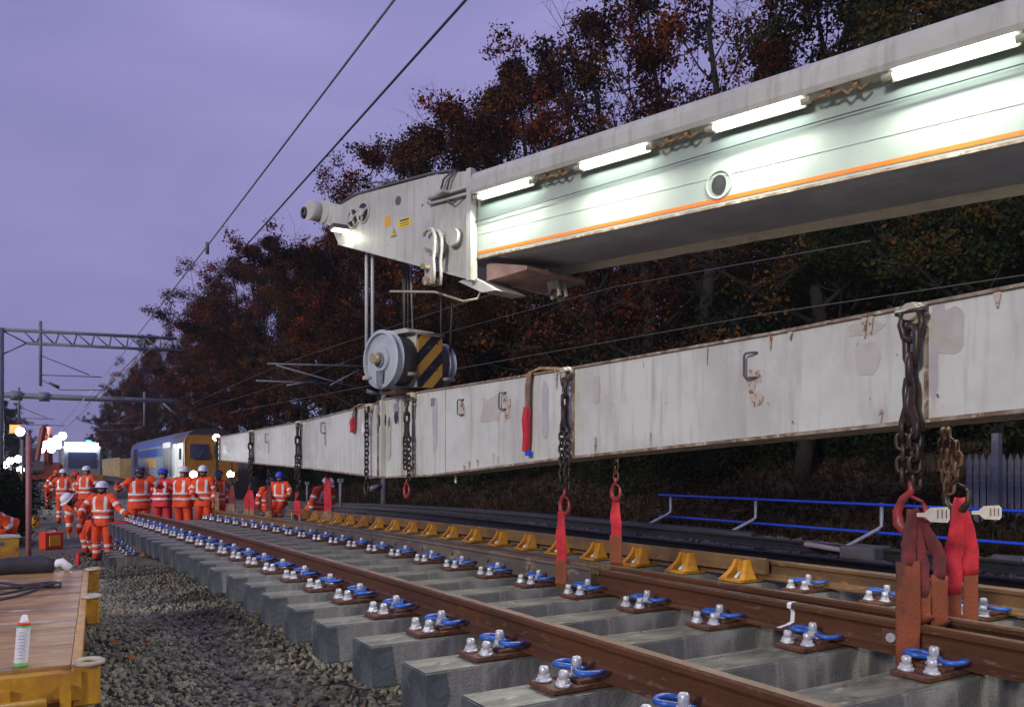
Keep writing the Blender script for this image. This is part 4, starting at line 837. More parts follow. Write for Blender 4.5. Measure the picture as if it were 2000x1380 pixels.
for k in (3.5, 14):
    p = PX0 + dv * k / nP; mb = MB(); mb.box((p.x - po.x, p.y - po.y - .05, zb - po.z + .25), (.10, .10, 2.0)); mb.build('fence_post', 'galv_dark', pal)
mb = MB(); c = at(1925, 893, 26); mb.tube([c + Vector((-.15, 0, -.03)), c, c + Vector((.16, .1, .04))], .05, 8); lo = tag(mb.build('distant_lamp', 'lamp_warm'), 'small orange lamp glowing in the trees above the palisade fence', 'lamp')
# rubble and slabs
def slab(label, px, py, h, dims, rz, m, name='concrete_slab', tilt=(0, 0)):
    g = thing if 0 else None; r = ray(px, py); k = -h / r.z; p = Vector((0, 0, CZ)) + r * k; mb = MB(); mb.box((0, 0, dims[2] / 2), dims, bev=.015)
    o = mb.build(name, m, None, (p.x, p.y, p.z)); o.rotation_euler = (R(tilt[0]), R(tilt[1]), rz); return tag(o, label, 'slab' if 'slab' in name else 'concrete trough')
slab('pale pinkish slab lying flat behind the blue rails by the end of the black pipe', 1630, 1072, 1.12, (.9, .55, .06), .35, 'slab', tilt=(6, 4))
slab('short grey block beside the pale slab, behind the right blue stanchion', 1690, 1090, 1.16, (.5, .45, .16), .2, 'trough', 'concrete_block')
slab('long grey trough lid lying in front of the stanchion feet', 1620, 1105, 1.18, (1.4, .3, .06), -.55, 'trough', 'trough_lid')
slab('big grey angled concrete trough standing behind the red sling', 1900, 1050, 1.1, (.5, .9, .34), .5, 'trough', 'concrete_trough', (0, 14))
slab('grey concrete piece with pointed top behind the nearest chains', 1838, 1000, .9, (.55, .4, .22), .8, 'slab', 'concrete_piece', (18, 12))
slab('broken grey lid at the right edge below the fence', 1960, 1105, 1.15, (.6, .35, .07), .3, 'trough', 'trough_lid', (0, -8))
slab('narrow grey lid lying beside the panel at the right edge', 1940, 1150, 1.18, (1.0, .28, .06), -.5, 'trough', 'trough_lid')
for k, (px, py, rz_) in enumerate(((700, 985, .2), (590, 1003, .5))):
    pass

# ---------------------------------------------------------------- locomotive
loc = thing('locomotive', 'blue and grey diesel locomotive with yellow cab front and lit headlamps', 'locomotive', (8.6, 46, CZ - 1.65))
HW, FH, LL = 1.35, 3.9, 26.0
sec = [(-HW, .95), (-HW, 3.0), (-1.24, 3.38), (-.85, 3.68), (.0, 3.8), (.85, 3.68), (1.24, 3.38), (HW, 3.0), (HW, .95)]
mb = MB(); n = len(sec)
vs = [(x, y, z) for y in (.75, 4.2, 4.22, LL) for x, z in sec]
for i in range(3):
    for j in range(n):
        j2 = (j + 1) % n; z1 = max(sec[j][1], sec[j2][1]); mi = 0
        if i == 0: mi = 2 if j in (0, 7) else 3
        else: mi = 1 if j in (0, 7) else (0 if j in (1, 6) else 4)
        mb.f.append((i * n + j, i * n + j2, (i + 1) * n + j2, (i + 1) * n + j)); mb.m.append(mi); mb.sm.append(False)
mb.v = vs; mb.f.append(tuple(range(n))); mb.m.append(0); mb.sm.append(False); mb.f.append(tuple(3 * n + j for j in range(n))); mb.m.append(0); mb.sm.append(False)
mb.build('body', ['loco_blue', 'loco_grey', 'loco_white', 'black', 'loco_roof'], loc)
mb = MB(); mb.box((-HW - .012, 14, 2.62), (.02, 19, .5)); mb.build('blue_band', 'loco_blue', loc)
mb = MB()  # cab front, slightly raked
front = [(-HW, .95), (-HW, 3.0), (-1.2, 3.42), (1.2, 3.42), (HW, 3.0), (HW, .95)]
def ff(u, v, w): return (u, w + (0.25 * max(0, v - 1.9)), v)
mb.prism(front, ff, .0, .40); mb.build('cab_front', 'loco_yellow', loc)
mb = MB(); mb.prism([(-1.2, 3.424), (1.2, 3.424), (.8, 3.70), (0, 3.79), (-.8, 3.70)], ff, .02, .40); mb.build('cab_roof_edge', 'black', loc)
for sx in (-.62, .62): mb = MB(); mb.tube([ff(sx - .1, 2.12, -.04), ff(sx + .2, 2.6, -.05)], .014, 5); mb.build('wiper', 'ink', loc)
mb = MB(); mb.box((0, -.14, .62), (.3, .14, .3)); mb.tube([(-.1, -.15, .7), (-.14, -.25, .5), (-.1, -.2, .3)], .03, 6); mb.build('coupling', 'ink', loc)
for sx in (-.62, .62):
    mb = MB(); mb.prism([(sx - .48, 2.15), (sx + .48, 2.15), (sx + .46, 2.92), (sx - .46, 2.92)], ff, -.02, .01); mb.build('windscreen', 'glass', loc)
for k, (x, z) in enumerate(((-.95, 1.30), (.95, 1.30), (0.28, 3.28))):
    mb = MB(); mb.cyl((x, -.06 + .25 * max(0, z - 1.9), z), (x, .05 + .25 * max(0, z - 1.9), z), .24, 18); hl = mb.build('headlamp', 'ink', loc)
    mb = MB(); mb.cyl((x, -.075 + .25 * max(0, z - 1.9), z), (x, -.055 + .25 * max(0, z - 1.9), z), .18, 18); mb.build('lamp_lens', 'lamp_warm', hl)
mb = MB(); mb.box((-HW - .012, 1.6, 2.4), (.02, .7, .6), 0); mb.build('cab_side_window', 'glass', loc)
mb = MB(); mb.box((-HW - .012, 3.0, 2.05), (.02, .65, 1.9), 0); dd = mb.build('cab_door', 'loco_white', loc)
mb = MB(); mb.tube([(-HW - .06, 3.42, 1.2), (-HW - .06, 3.42, 2.8)], .02, 6); mb.build('handrail', 'galv', dd)
mb = MB(); mb.box((-HW - .014, 6.3, 1.95), (.024, 3.0, 1.65), 0)
for k in range(5): mb.box((-HW - .03, 5.2 + k * .55, 1.95), (.02, .08, 1.6), 1)
mb.build('side_grille', ['black', 'galv'], loc)
mb = MB(); mb.box((-HW - .014, 22.5, 2.1), (.024, 2.4, 1.9), 0); mb.build('side_grille', 'black', loc)
mb = MB(); mb.box((-HW - .008, 14, 1.95), (.012, 5.2, .62), 0); mb.build('company_panel', 'wagon', loc)
mb = MB(); mb.box((-HW - .05, 6, 2.98), (.1, 3.0, .3), 0); mb.build('white_panel', 'loco_white', loc)  # plain white strip above the side grille
mb = MB(); mb.box((0, 13, .82), (2.6, 25.2, .24)); mb.box((0, 13, .45), (1.6, 8, .5)); mb.build('underframe', 'black', loc)
mb = MB(); mb.prism([(-1.3, .35), (1.3, .35), (1.3, .95), (-1.3, .95)], lambda u, v, w: (u, w, v), -.1, .3); mb.build('buffer_beam', 'black', loc)
for sx in (-.87, .87): mb = MB(); mb.cyl((sx, -.55, .95), (sx, -.1, .95), .1, 12); mb.cyl((sx, -.6, .95), (sx, -.549, .95), .23, 16); mb.build('buffer', 'ink', loc)
for yb in (3.8, 21.5):
    mb = MB(); mb.box((0, yb, .55), (2.3, 4.2, .4))
    for k in (-1.7, 0, 1.7):
        mb.cyl((-.8, yb + k, .47), (.8, yb + k, .47), .47, 16)
    mb.build('bogie', 'black', loc)
t = thing('hopper_wagon', 'open tan wagon coupled behind the locomotive', 'wagon', (8.4, 78, CZ - 1.75))
mb = MB(); mb.prism([(-1.4, 1.0), (-1.4, 2.55), (1.4, 2.55), (1.4, 1.0), (1.1, .8), (-1.1, .8)], lambda u, v, w: (u, w, v), 0, 26)
mb.build('body', 'wagon', t)
mb = MB()
for k in range(16): mb.box((-1.43, .4 + k * 1.7, 1.75), (.07, .14, 1.6))
mb.box((-1.43, 13, 2.57), (.1, 26, .1)); mb.build('side_rib', 'cream', t)
mb = MB(); mb.box((0, 13, .6), (2.2, 24, .35)); mb.cyl((-.8, 3, .45), (.8, 3, .45), .45, 14); mb.cyl((-.8, 23, .45), (.8, 23, .45), .45, 14); mb.build('underframe', 'black', t)

# ---------------------------------------------------------------- machines far left
def lamp_cluster(root, pts, m, r=.09):
    for p in pts:
        mb = MB(); mb.tube([(p[0], p[1] + .12, p[2]), (p[0], p[1], p[2])], [r * .7, r * 1.1], 12); h = mb.build('work_lamp', 'ink', root)
        mb = MB(); mb.tube([(p[0], p[1] - .02, p[2]), (p[0], p[1] - .005, p[2])], r, 12); mb.build('lamp_lens', m, h)
e0 = at(112, 975, 52); ex = thing('rail_tamper', 'works vehicle with grey cab, white light bar and blue beacon in the distance', 'rail vehicle', (e0.x + .8, e0.y, CZ - 2.0))
mb = MB(); mb.box((.6, 3, 2.15), (2.3, 6, 2.5), bev=.12); mb.build('cab', 'galv_dark', ex)
mb = MB(); mb.box((.6, -.03, 2.5), (1.6, .05, 1.0)); mb.build('windscreen', 'glass', ex)
mb = MB(); mb.box((.6, -.1, 1.35), (2.4, .2, .36)); mb.build('front_bumper', 'loco_yellow', ex)
mb = MB(); mb.box((.6, -.05, .8), (2.2, .3, .5)); mb.box((.6, 4, .7), (2.0, 8, .6)); mb.build('chassis', 'black', ex)
mb = MB(); mb.box((.55, -.12, 3.42), (1.9, .1, .34)); mb.build('light_bar', 'lamp_cool', ex)
mb = MB(); mb.tube([(1.0, .3, 3.42), (1.0, .3, 3.66), (1.0, .3, 3.78)], [.2, .2, .1], 12); mb.build('blue_beacon', 'lamp_blue', ex)
lamp_cluster(ex, [(-.9, -.1, 1.9)], 'lamp_cool', .3)
for yb in (1.2, 5.5):
    mb = MB(); mb.cyl((-.5, yb, .42), (1.6, yb, .42), .42, 14); mb.build('wheelset', 'black', ex)
e1 = at(80, 985, 46); rx_ = thing('road_rail_excavator', 'orange road rail excavator with floodlights along its raised boom at far left', 'excavator', (e1.x, e1.y, CZ - 2.0))
mb = MB(); mb.box((0, 2.0, 1.75), (2.2, 2.8, 1.1), bev=.15); mb.build('house', 'machine_red', rx_)
mb = MB(); mb.box((-.55, 1.2, 2.4), (1.0, 1.5, 1.5), bev=.1); cb = mb.build('cab', 'ink', rx_)
mb = MB(); mb.box((-.55, .43, 2.5), (.8, .03, 1.0)); mb.build('windscreen', 'glass', cb)
mb = MB(); mb.tube([(.4, 1.0, 2.0), (.3, -.6, 4.3), (.1, -1.4, 4.2)], [.22, .2, .16], 4, smooth=False); mb.tube([(.1, -1.4, 4.2), (-.2, -1.9, 2.4)], [.17, .12], 4, smooth=False); mb.build('boom', 'machine_red', rx_)
mb = MB(); mb.prism([(-.35, 0), (.35, 0), (.3, -.5), (-.3, -.5)], lambda u, v, w: (u - .2, -1.9 + w, 2.35 + v), -.3, .3); mb.build('bucket', 'ink', rx_)
mb = MB(); mb.box((-.9, 1.4, .6), (.45, 3.4, .8), bev=.15); mb.box((.9, 1.4, .6), (.45, 3.4, .8), bev=.15); mb.build('tracks', 'black', rx_)
lamp_cluster(rx_, [(.0, -.3, 3.05), (.25, -.35, 3.3), (.5, -.4, 3.45), (.78, -.45, 3.6), (1.05, -.45, 3.8), (.5, -.4, 3.05), (.8, -.4, 3.25)], 'lamp_cool', .2)
mb = MB(); mb.box((.5, -.1, 3.35), (1.5, .1, .12), rot=Matrix.Rotation(-.45, 3, 'Y')); mb.build('lamp_rail', 'ink', rx_)
lamp_cluster(rx_, [(-1.0, -.1, 4.0)], 'lamp_cool', .22)
mb = MB(); mb.box((-1.25, 0, 4.15), (.5, .1, .45)); mb.build('orange_panel', 'lamp_orange', rx_)
mb = MB(); mb.tube([(-1.0, .1, 4.0), (-.9, .3, 2.2), (-.6, 1.0, 2.0)], .05, 6); mb.build('lamp_mast', 'ink', rx_)
e2 = at(20, 905, 42); lt = thing('lighting_tower', 'cluster of four white floodlights on a mast at the left edge', 'floodlight', (e2.x, e2.y, CZ - 2.0))
mb = MB(); mb.tube([(0, .1, 0), (0, .1, 2.5)], .06, 8); mb.tube([(-.4, .1, 2.0), (.6, .1, 2.0)], .04, 6); mb.tube([(-.4, .1, 2.5), (.6, .1, 2.5)], .04, 6); mb.build('mast', 'ink', lt)
lamp_cluster(lt, [(-.2, 0, 2.15), (.35, 0, 2.45), (.0, 0, 2.35), (.45, 0, 1.9)], 'lamp_cool', .17)
# ---------------------------------------------------------------- overhead line structures
def xof(px, Y): return (px - 50) * cT * cT * Y / (FPX - (px - 50) * cT * sT)
def gp(px, py, Y): X = xof(px, Y); return Vector((X, Y, zof(py, X, Y)))
def bar(root, name, segs, r, m, n=6):
    o = Vector(root.location); mb = MB()
    for a, b in segs: mb.tube([a - o, b - o], r, n)
    return mb.build(name, m, root)
Y1 = 47
g1 = thing('catenary_gantry', 'nearer grey lattice cantilever arm on its mast at the left edge', 'overhead line gantry', (xof(2, Y1), Y1, 0))
bar(g1, 'mast', [(Vector((xof(0, Y1), Y1, 0)), gp(0, 640, Y1))], .17, 'galv_dark', 8)
tops = [gp(0, 643, Y1), gp(345, 661, Y1)]; bots = [gp(52, 670, Y1), gp(360, 685, Y1)]
bar(g1, 'chord', [(tops[0], tops[1])], .09, 'galv_dark', 4); bar(g1, 'chord', [(bots[0], bots[1])], .08, 'galv_dark', 4)
seg = [(gp(0, 694, Y1), bots[0]), (tops[0], bots[0]), (tops[1], bots[1])]
for k in range(9):
    a, b = k / 9, (k + .5) / 9; T0 = tops[0].lerp(tops[1], .12 + .88 * a); B_ = bots[0].lerp(bots[1], b); T1 = tops[0].lerp(tops[1], .12 + .88 * (k + 1) / 9); seg += [(T0, B_), (B_, T1)]
bar(g1, 'lacing', seg, .038, 'galv_dark')
bar(g1, 'drop_post', [(gp(79, 627, Y1), gp(79, 754, Y1))], .075, 'galv_dark')
bar(g1, 'registration_arm', [(gp(82, 695, Y1), gp(175, 732, Y1)), (gp(82, 732, Y1), gp(198, 736, Y1)), (gp(118, 761, Y1), gp(250, 762, Y1))], .025, 'ink')
bar(g1, 'insulator', [(gp(95, 747, Y1), gp(116, 756, Y1))], .065, 'ink', 8); bar(g1, 'steady_arm', [(gp(240, 764, Y1), gp(240, 778, Y1)), (gp(195, 772, Y1), gp(240, 778, Y1)), (gp(82, 742, Y1), gp(118, 761, Y1))], .02, 'ink')
Y2 = 85
g2 = thing('catenary_gantry', 'farther grey portal beam with knee brace and post above the locomotive', 'overhead line gantry', (xof(358, Y2), Y2, 0))
bar(g2, 'beam', [(gp(8, 771, Y2), gp(362, 785, Y2))], .26, 'galv_dark', 4); bar(g2, 'post', [(gp(358, 783, Y2), Vector((xof(358, Y2), Y2, 0)))], .30, 'galv_dark', 6)
bar(g2, 'knee_brace', [(gp(318, 786, Y2), gp(352, 818, Y2))], .1, 'galv_dark')
for px, y0, y1 in ((37, 756, 828), (282, 765, 832)):
    bar(g2, 'drop_post', [(gp(px, y0, Y2), gp(px, y1, Y2))], .1, 'galv_dark')
    s = 1 if px < 100 else -1
    bar(g2, 'registration_arm', [(gp(px, y0 + 38, Y2), gp(px + 55 * s, y0 + 60, Y2)), (gp(px, y0 + 60, Y2), gp(px + 68 * s, y0 + 62, Y2)), (gp(px + 20 * s, y0 + 73, Y2), gp(px + 90 * s, y0 + 75, Y2))], .03, 'ink'); bar(g2, 'insulator', [(gp(px, y0 + 66, Y2), gp(px + 20 * s, y0 + 73, Y2))], .07, 'ink', 8)
bar(g2, 'clamp', [(gp(20, 772, Y2), gp(44, 773, Y2))], .42, 'galv_dark', 4); bar(g2, 'clamp', [(gp(76, 774, Y2), gp(97, 775, Y2))], .42, 'galv_dark', 4)
Y3 = 27
g3 = thing('catenary_mast', 'grey mast with bare cantilever arms standing behind the hook block', 'overhead line mast', (xof(750, Y3), Y3, .5))
bar(g3, 'mast', [(Vector((xof(750, Y3), Y3, G(xof(750, Y3), Y3))), gp(750, 700, Y3))], .12, 'galv_dark', 6)
bar(g3, 'cantilever_tube', [(gp(522, 710, Y3), gp(745, 716, Y3)), (gp(540, 713, Y3), gp(722, 765, Y3)), (gp(500, 743, Y3), gp(640, 749, Y3)), (gp(645, 752, Y3), gp(702, 722, Y3)), (gp(560, 752, Y3), gp(620, 744, Y3))], .028, 'galv_dark')
bar(g3, 'insulator', [(gp(716, 763, Y3), gp(742, 771, Y3))], .07, 'galv_dark', 8)
bar(g3, 'base_frame', [(gp(722, 955, Y3), gp(742, 948, Y3)), (gp(742, 930, Y3), gp(722, 930, Y3))], .09, 'galv_dark')
for k, (px, yy_) in enumerate(((665, 25), (440, 60), (600, 34))):
    X = xof(px, yy_); z = G(X, yy_); mb = MB(); mb.tube([(0, 0, 0), (0, 0, .9)], .05, 8); mb.box((0, 0, .95), (.16, .1, .12))
    tag(mb.build('marker_post', 'galv_dark', None, (X, yy_, z)), ['short grey post beyond the far rail right of the bending worker', 'small grey post far behind the beam tip', 'short grey post between the red slings beyond the far rail'][k], 'post')
def wire(label, pts, r=.008, m='rope_dark'): mb = MB(); mb.tube(pts, r, 6); return tag(mb.build('overhead_wire', m), label, 'wire')
def wline(X, p0, p1):
    a, b = atx(*p0, X), atx(*p1, X); k = (b.z - a.z) / (b.y - a.y); a2 = Vector((X, a.y - 6, a.z - 6 * k)); e = Vector((X, 130, b.z + k * 12 * 0)); return [a2, a, b, Vector((X, b.y + 14, b.z + 14 * k * .6)), e]
wire('upper left of the two overhead wires crossing the sky', wline(2.7, (770, 0), (405, 480)), .011, 'galv_dark')
wire('right and darker of the two overhead wires crossing the sky', wline(3.4, (910, 0), (480, 480)), .013)
mb = MB(); p = atx(405, 480, 2.7); mb.tube([p + Vector((0, 0, .06)), p - Vector((0, 0, .14))], .03, 6); tag(mb.build('wire_clamp', 'ink'), 'small dropper clamp on the left overhead wire', 'clamp')
wire('thin wire running behind the beam just above its top edge', [atx(*q, 8.6) for q in ((2200, 500), (2000, 537), (1500, 612), (1060, 690), (880, 722), (450, 805))], .007, 'ink')
wire('thin wire behind the hook block rising to the right under the boom', [atx(*q, 8.2) for q in ((1500, 415), (1100, 532), (885, 598), (560, 707), (380, 785))], .007, 'ink')
wire('thin faint wire crossing the dark trees left of the hook block', [atx(*q, 8.9) for q in ((1700, 470), (1200, 560), (720, 690), (520, 760), (385, 800))], .006, 'ink')
wire('yellowish rope slanting down from the nearer gantry', [gp(272, 690, 46), gp(165, 795, 75)], .03, 'strap')

# ---------------------------------------------------------------- road rail trailer at lower left
hD = 1.0
def onh(px, py, h): r = ray(px, py); return Vector((0, 0, CZ)) + r * (-h / r.z)
A = onh(138, 1297, hD); B = onh(163, 1112, hD); L_ = (B - A).length; ang = math.atan2(B.y - A.y, B.x - A.x) - math.pi / 2
tl = thing('rail_trailer', 'yellow rail trailer with wet wooden deck and red tail lamp at lower left', 'trailer', (A.x, A.y, A.z), ang)
Wd = 2.2
mb = MB(); random.seed(5); nb = 8; bw_ = L_ / nb
for k in range(nb): mb.box((-Wd / 2, bw_ * (k + .5), -.02 + random.uniform(-.004, .004)), (Wd, bw_ - .0025, .04), bev=.002)
mb.build('deck', 'wood', tl)
mb = MB(); mb.box((.025, L_ / 2, -.06), (.045, L_ + .1, .12)); mb.box((-.02, L_ / 2, -.16), (.06, L_ + .1, .16)); mb.box((-Wd / 2, -.05, -.09), (Wd + .1, .09, .14)); mb.box((-Wd / 2, L_ + .04, -.1), (Wd + .1, .07, .18))
for x in (-.75, -.28, -.02): mb.box((x, -.07, -.30), (.05, .10, .44))
mb.box((-Wd / 2, -.02, -.34), (Wd, .04, .36)); mb.build('frame', 'yellow', tl)
mb = MB(); mb.tube([(-Wd, -.13, -.17), (-.1, -.13, -.15)], .028, 10); mb.build('end_handrail', 'yellow', tl)
for yy in (0.0, L_ * .55, L_ - .05):
    mb = MB(); mb.box((.07, yy - .02, -.10), (.13, .12, .2), bev=.01); mb.tube([(.085 + .06 * math.cos(a), yy - .03 + .07 * math.sin(a), .012) for a in np.linspace(0, 6.283, 17)[:-1]], .014, 6, closed=True, mi=1); mb.build('stake_pocket', ['yellow', 'cream'], tl)
for k in range(5): mb = MB(); mb.cyl((.045, .35 + k * .75, -.10), (.06, .35 + k * .75, -.10), .035, 10); mb.build('side_hole', 'rust', tl)
mb = MB(); mb.box((-.50, -.12, -.32), (.26, .06, .13), bev=.01); tlp = mb.build('tail_lamp_housing', 'ink', tl)
mb = MB(); mb.box((-.50, -.155, -.32), (.23, .012, .10), bev=.004); mb.build('tail_lamp', 'lamp_red', tlp)
mb = MB(); mb.box((-.50, -.165, -.30), (.12, .006, .02)); mb.build('lamp_label', 'slab', tlp)
for x in (.0, -1.5):
    for y_ in (1.0, L_ - 1.0): mb = MB(); mb.cyl((x - .2, y_, -.42), (x - .32, y_, -.42), .2, 18); mb.build('wheel', 'ink', tl)
c = onh(40, 1302, hD)
can = thing('spray_can', 'white and green spray can standing on the wooden deck', 'spray can', (c.x, c.y, c.z)); can.rotation_euler = (0, R(4), 0)
mb = MB(); mb.tube([(0, 0, .02), (0, 0, .03), (0, 0, .20), (0, 0, .215)], [.031, .031, .031, .028], 20, mfun=lambda i, j: 1 if j in (0, 1, 2, 3) and False else (0 if i < 2 else 1)); mb.build('can_body', ['can', 'green'], can)
mb = MB(); mb.tube([(0, 0, 0), (0, 0, .022)], .0325, 20); mb.build('base_ring', 'green', can)
mb = MB(); mb.tube([(0, 0, .212), (0, 0, .226)], [.030, .028], 20); mb.build('orange_band', 'case_red', can)
mb = MB(); mb.tube([(0, 0, .224), (0, 0, .236), (0, 0, .258), (0, 0, .262)], [.026, .018, .013, .008], 14); mb.build('nozzle_cap', 'helmet_w', can)
mb = MB()
for k in range(9): mb.box((.0, -.0315, .05 + k * .016), (.022 if k % 3 else .028, .002, .004))
lb = mb.build('label_print', 'shade_violet', can); lb.rotation_euler = (0, 0, R(-12))
# hoses, bag, crate on the deck
mb = MB()
for q in range(3):
    P = []
    for k in range(30):
        a = k / 29; px = -60 + 190 * math.sin(a * 3.0 + q * .1) * (1 - .12 * q); py = 1128 + q * 6 + 26 * a + 10 * math.sin(a * 6.28 + q); p = onh(min(px, 118 - 12 * q), py, hD - .02 - .012 * q); P.append(p)
    mb.tube(P, .011, 6)
tag(mb.build('coiled_hose', 'rubber'), 'thin black hose looped on the deck of the trailer', 'hose')
p = onh(25, 1122, hD); mb = MB(); mb.tube([p + Vector((-.55, -.05, .03)), p + Vector((-.25, 0, .07)), p + Vector((.0, .05, .08)), p + Vector((.22, .05, .07)), p + Vector((.34, .03, .05))], [.06, .075, .08, .10, .07], 10, flat=.7)
mb.tube([p + Vector((.33, .03, .07)), p + Vector((.40, .04, .09)), p + Vector((.47, .02, .02))], .045, 8, 1); tag(mb.build('tool_bag', ['rubber', 'helmet_w']), 'dark blue black tool roll with white end on the trailer deck', 'tool bag')
p = onh(18, 1104, hD - .0); cr = thing('yellow_crate', 'worn yellow metal box with open front beyond the tool roll', 'box', (p.x - .16, p.y + .2, p.z), .25)
mb = MB(); mb.box((0, 0, .14), (.44, .30, .28), bev=.012); mb.build('box_body', 'yellow', cr); mb = MB(); mb.box((0, 0, .285), (.46, .32, .02)); mb.build('lid', 'cream', cr); mb = MB(); mb.cyl((.06, -.155, .22), (.06, -.147, .22), .025, 10); mb.build('box_hole', 'ink', cr)
def ground_at(px, py):
    r = ray(px, py); k = 1.0
    while k < 200:
        P = Vector((0, 0, CZ)) + r * k
        if P.z <= G(P.x, P.y): return P
        k += .03
    return P
p = ground_at(100, 1072); cs = thing('equipment_case', 'bright orange case with yellow panel standing on the ground', 'case', (p.x, p.y, p.z - .02), .45)
mb = MB(); mb.box((0, 0, .24), (.50, .28, .46), bev=.04); mb.build('case_body', 'case_red', cs); mb = MB(); mb.box((.02, -.145, .24), (.28, .02, .26), bev=.008); mb.build('front_panel', 'case_yel', cs); mb = MB(); mb.tube([(-.14, 0, .46), (-.12, 0, .55), (.12, 0, .55), (.14, 0, .46)], .018, 6); mb.build('handle', 'ink', cs)
for px, y0, y1, r, m, lab in ((56, 850, 1100, .055, 'pink', 'tall faded red post with yellow marks beside the bushes at left'), (44, 858, 1010, .05, 'galv_dark', 'thin grey post behind the faded red post'), (153, 1078, 1106, .045, 'hivis_red', 'short red stake beyond the trailer corner')):
    p = ground_at(px, y1); zc = p.x * sT + p.y * cT; mb = MB(); mb.tube([(0, 0, -.1), (0, 0, (y1 - y0) * zc / FPX)], r, 8); tag(mb.build('marker_stake', m, None, tuple(p)), lab, 'post')
p = ground_at(70, 1030); mb = MB(); mb.box((0, 0, .2), (.22, .15, .36), bev=.03); mb.tube([(-.05, 0, .38), (0, 0, .44), (.05, 0, .38)], .015, 6); tag(mb.build('fuel_can', 'case_yel', None, tuple(p), .4), 'small yellow can standing behind the faded red post', 'can')

# ---------------------------------------------------------------- spare panel section on the ground below the far end
sp = thing('spare_track_section', 'short track section lying on the ground under the far end of the lifted panel', 'track section', (1.45, 18.6, CZ - 1.82))
for k in range(7): link('sleeper', SM[k % 5], sp, (0, k * .62, 0))
mb = MB(); mb.sweep(railprof(), [(.62, -.6, .02), (.62, 2, .02), (.6, 4.5, .02)], top); mb.build('rail', ['rail_amber', 'rail_top'], sp)
for k in range(7): b = link('baseplate', PLATE, sp, (.5, k * .62, .02)); link('bolt', BM_, b, (-.155, .045, 0)); link('bolt', BM2, b, (-.012, 0, .016)); link('rail_clip', CLIP, b, (0, 0, .016))

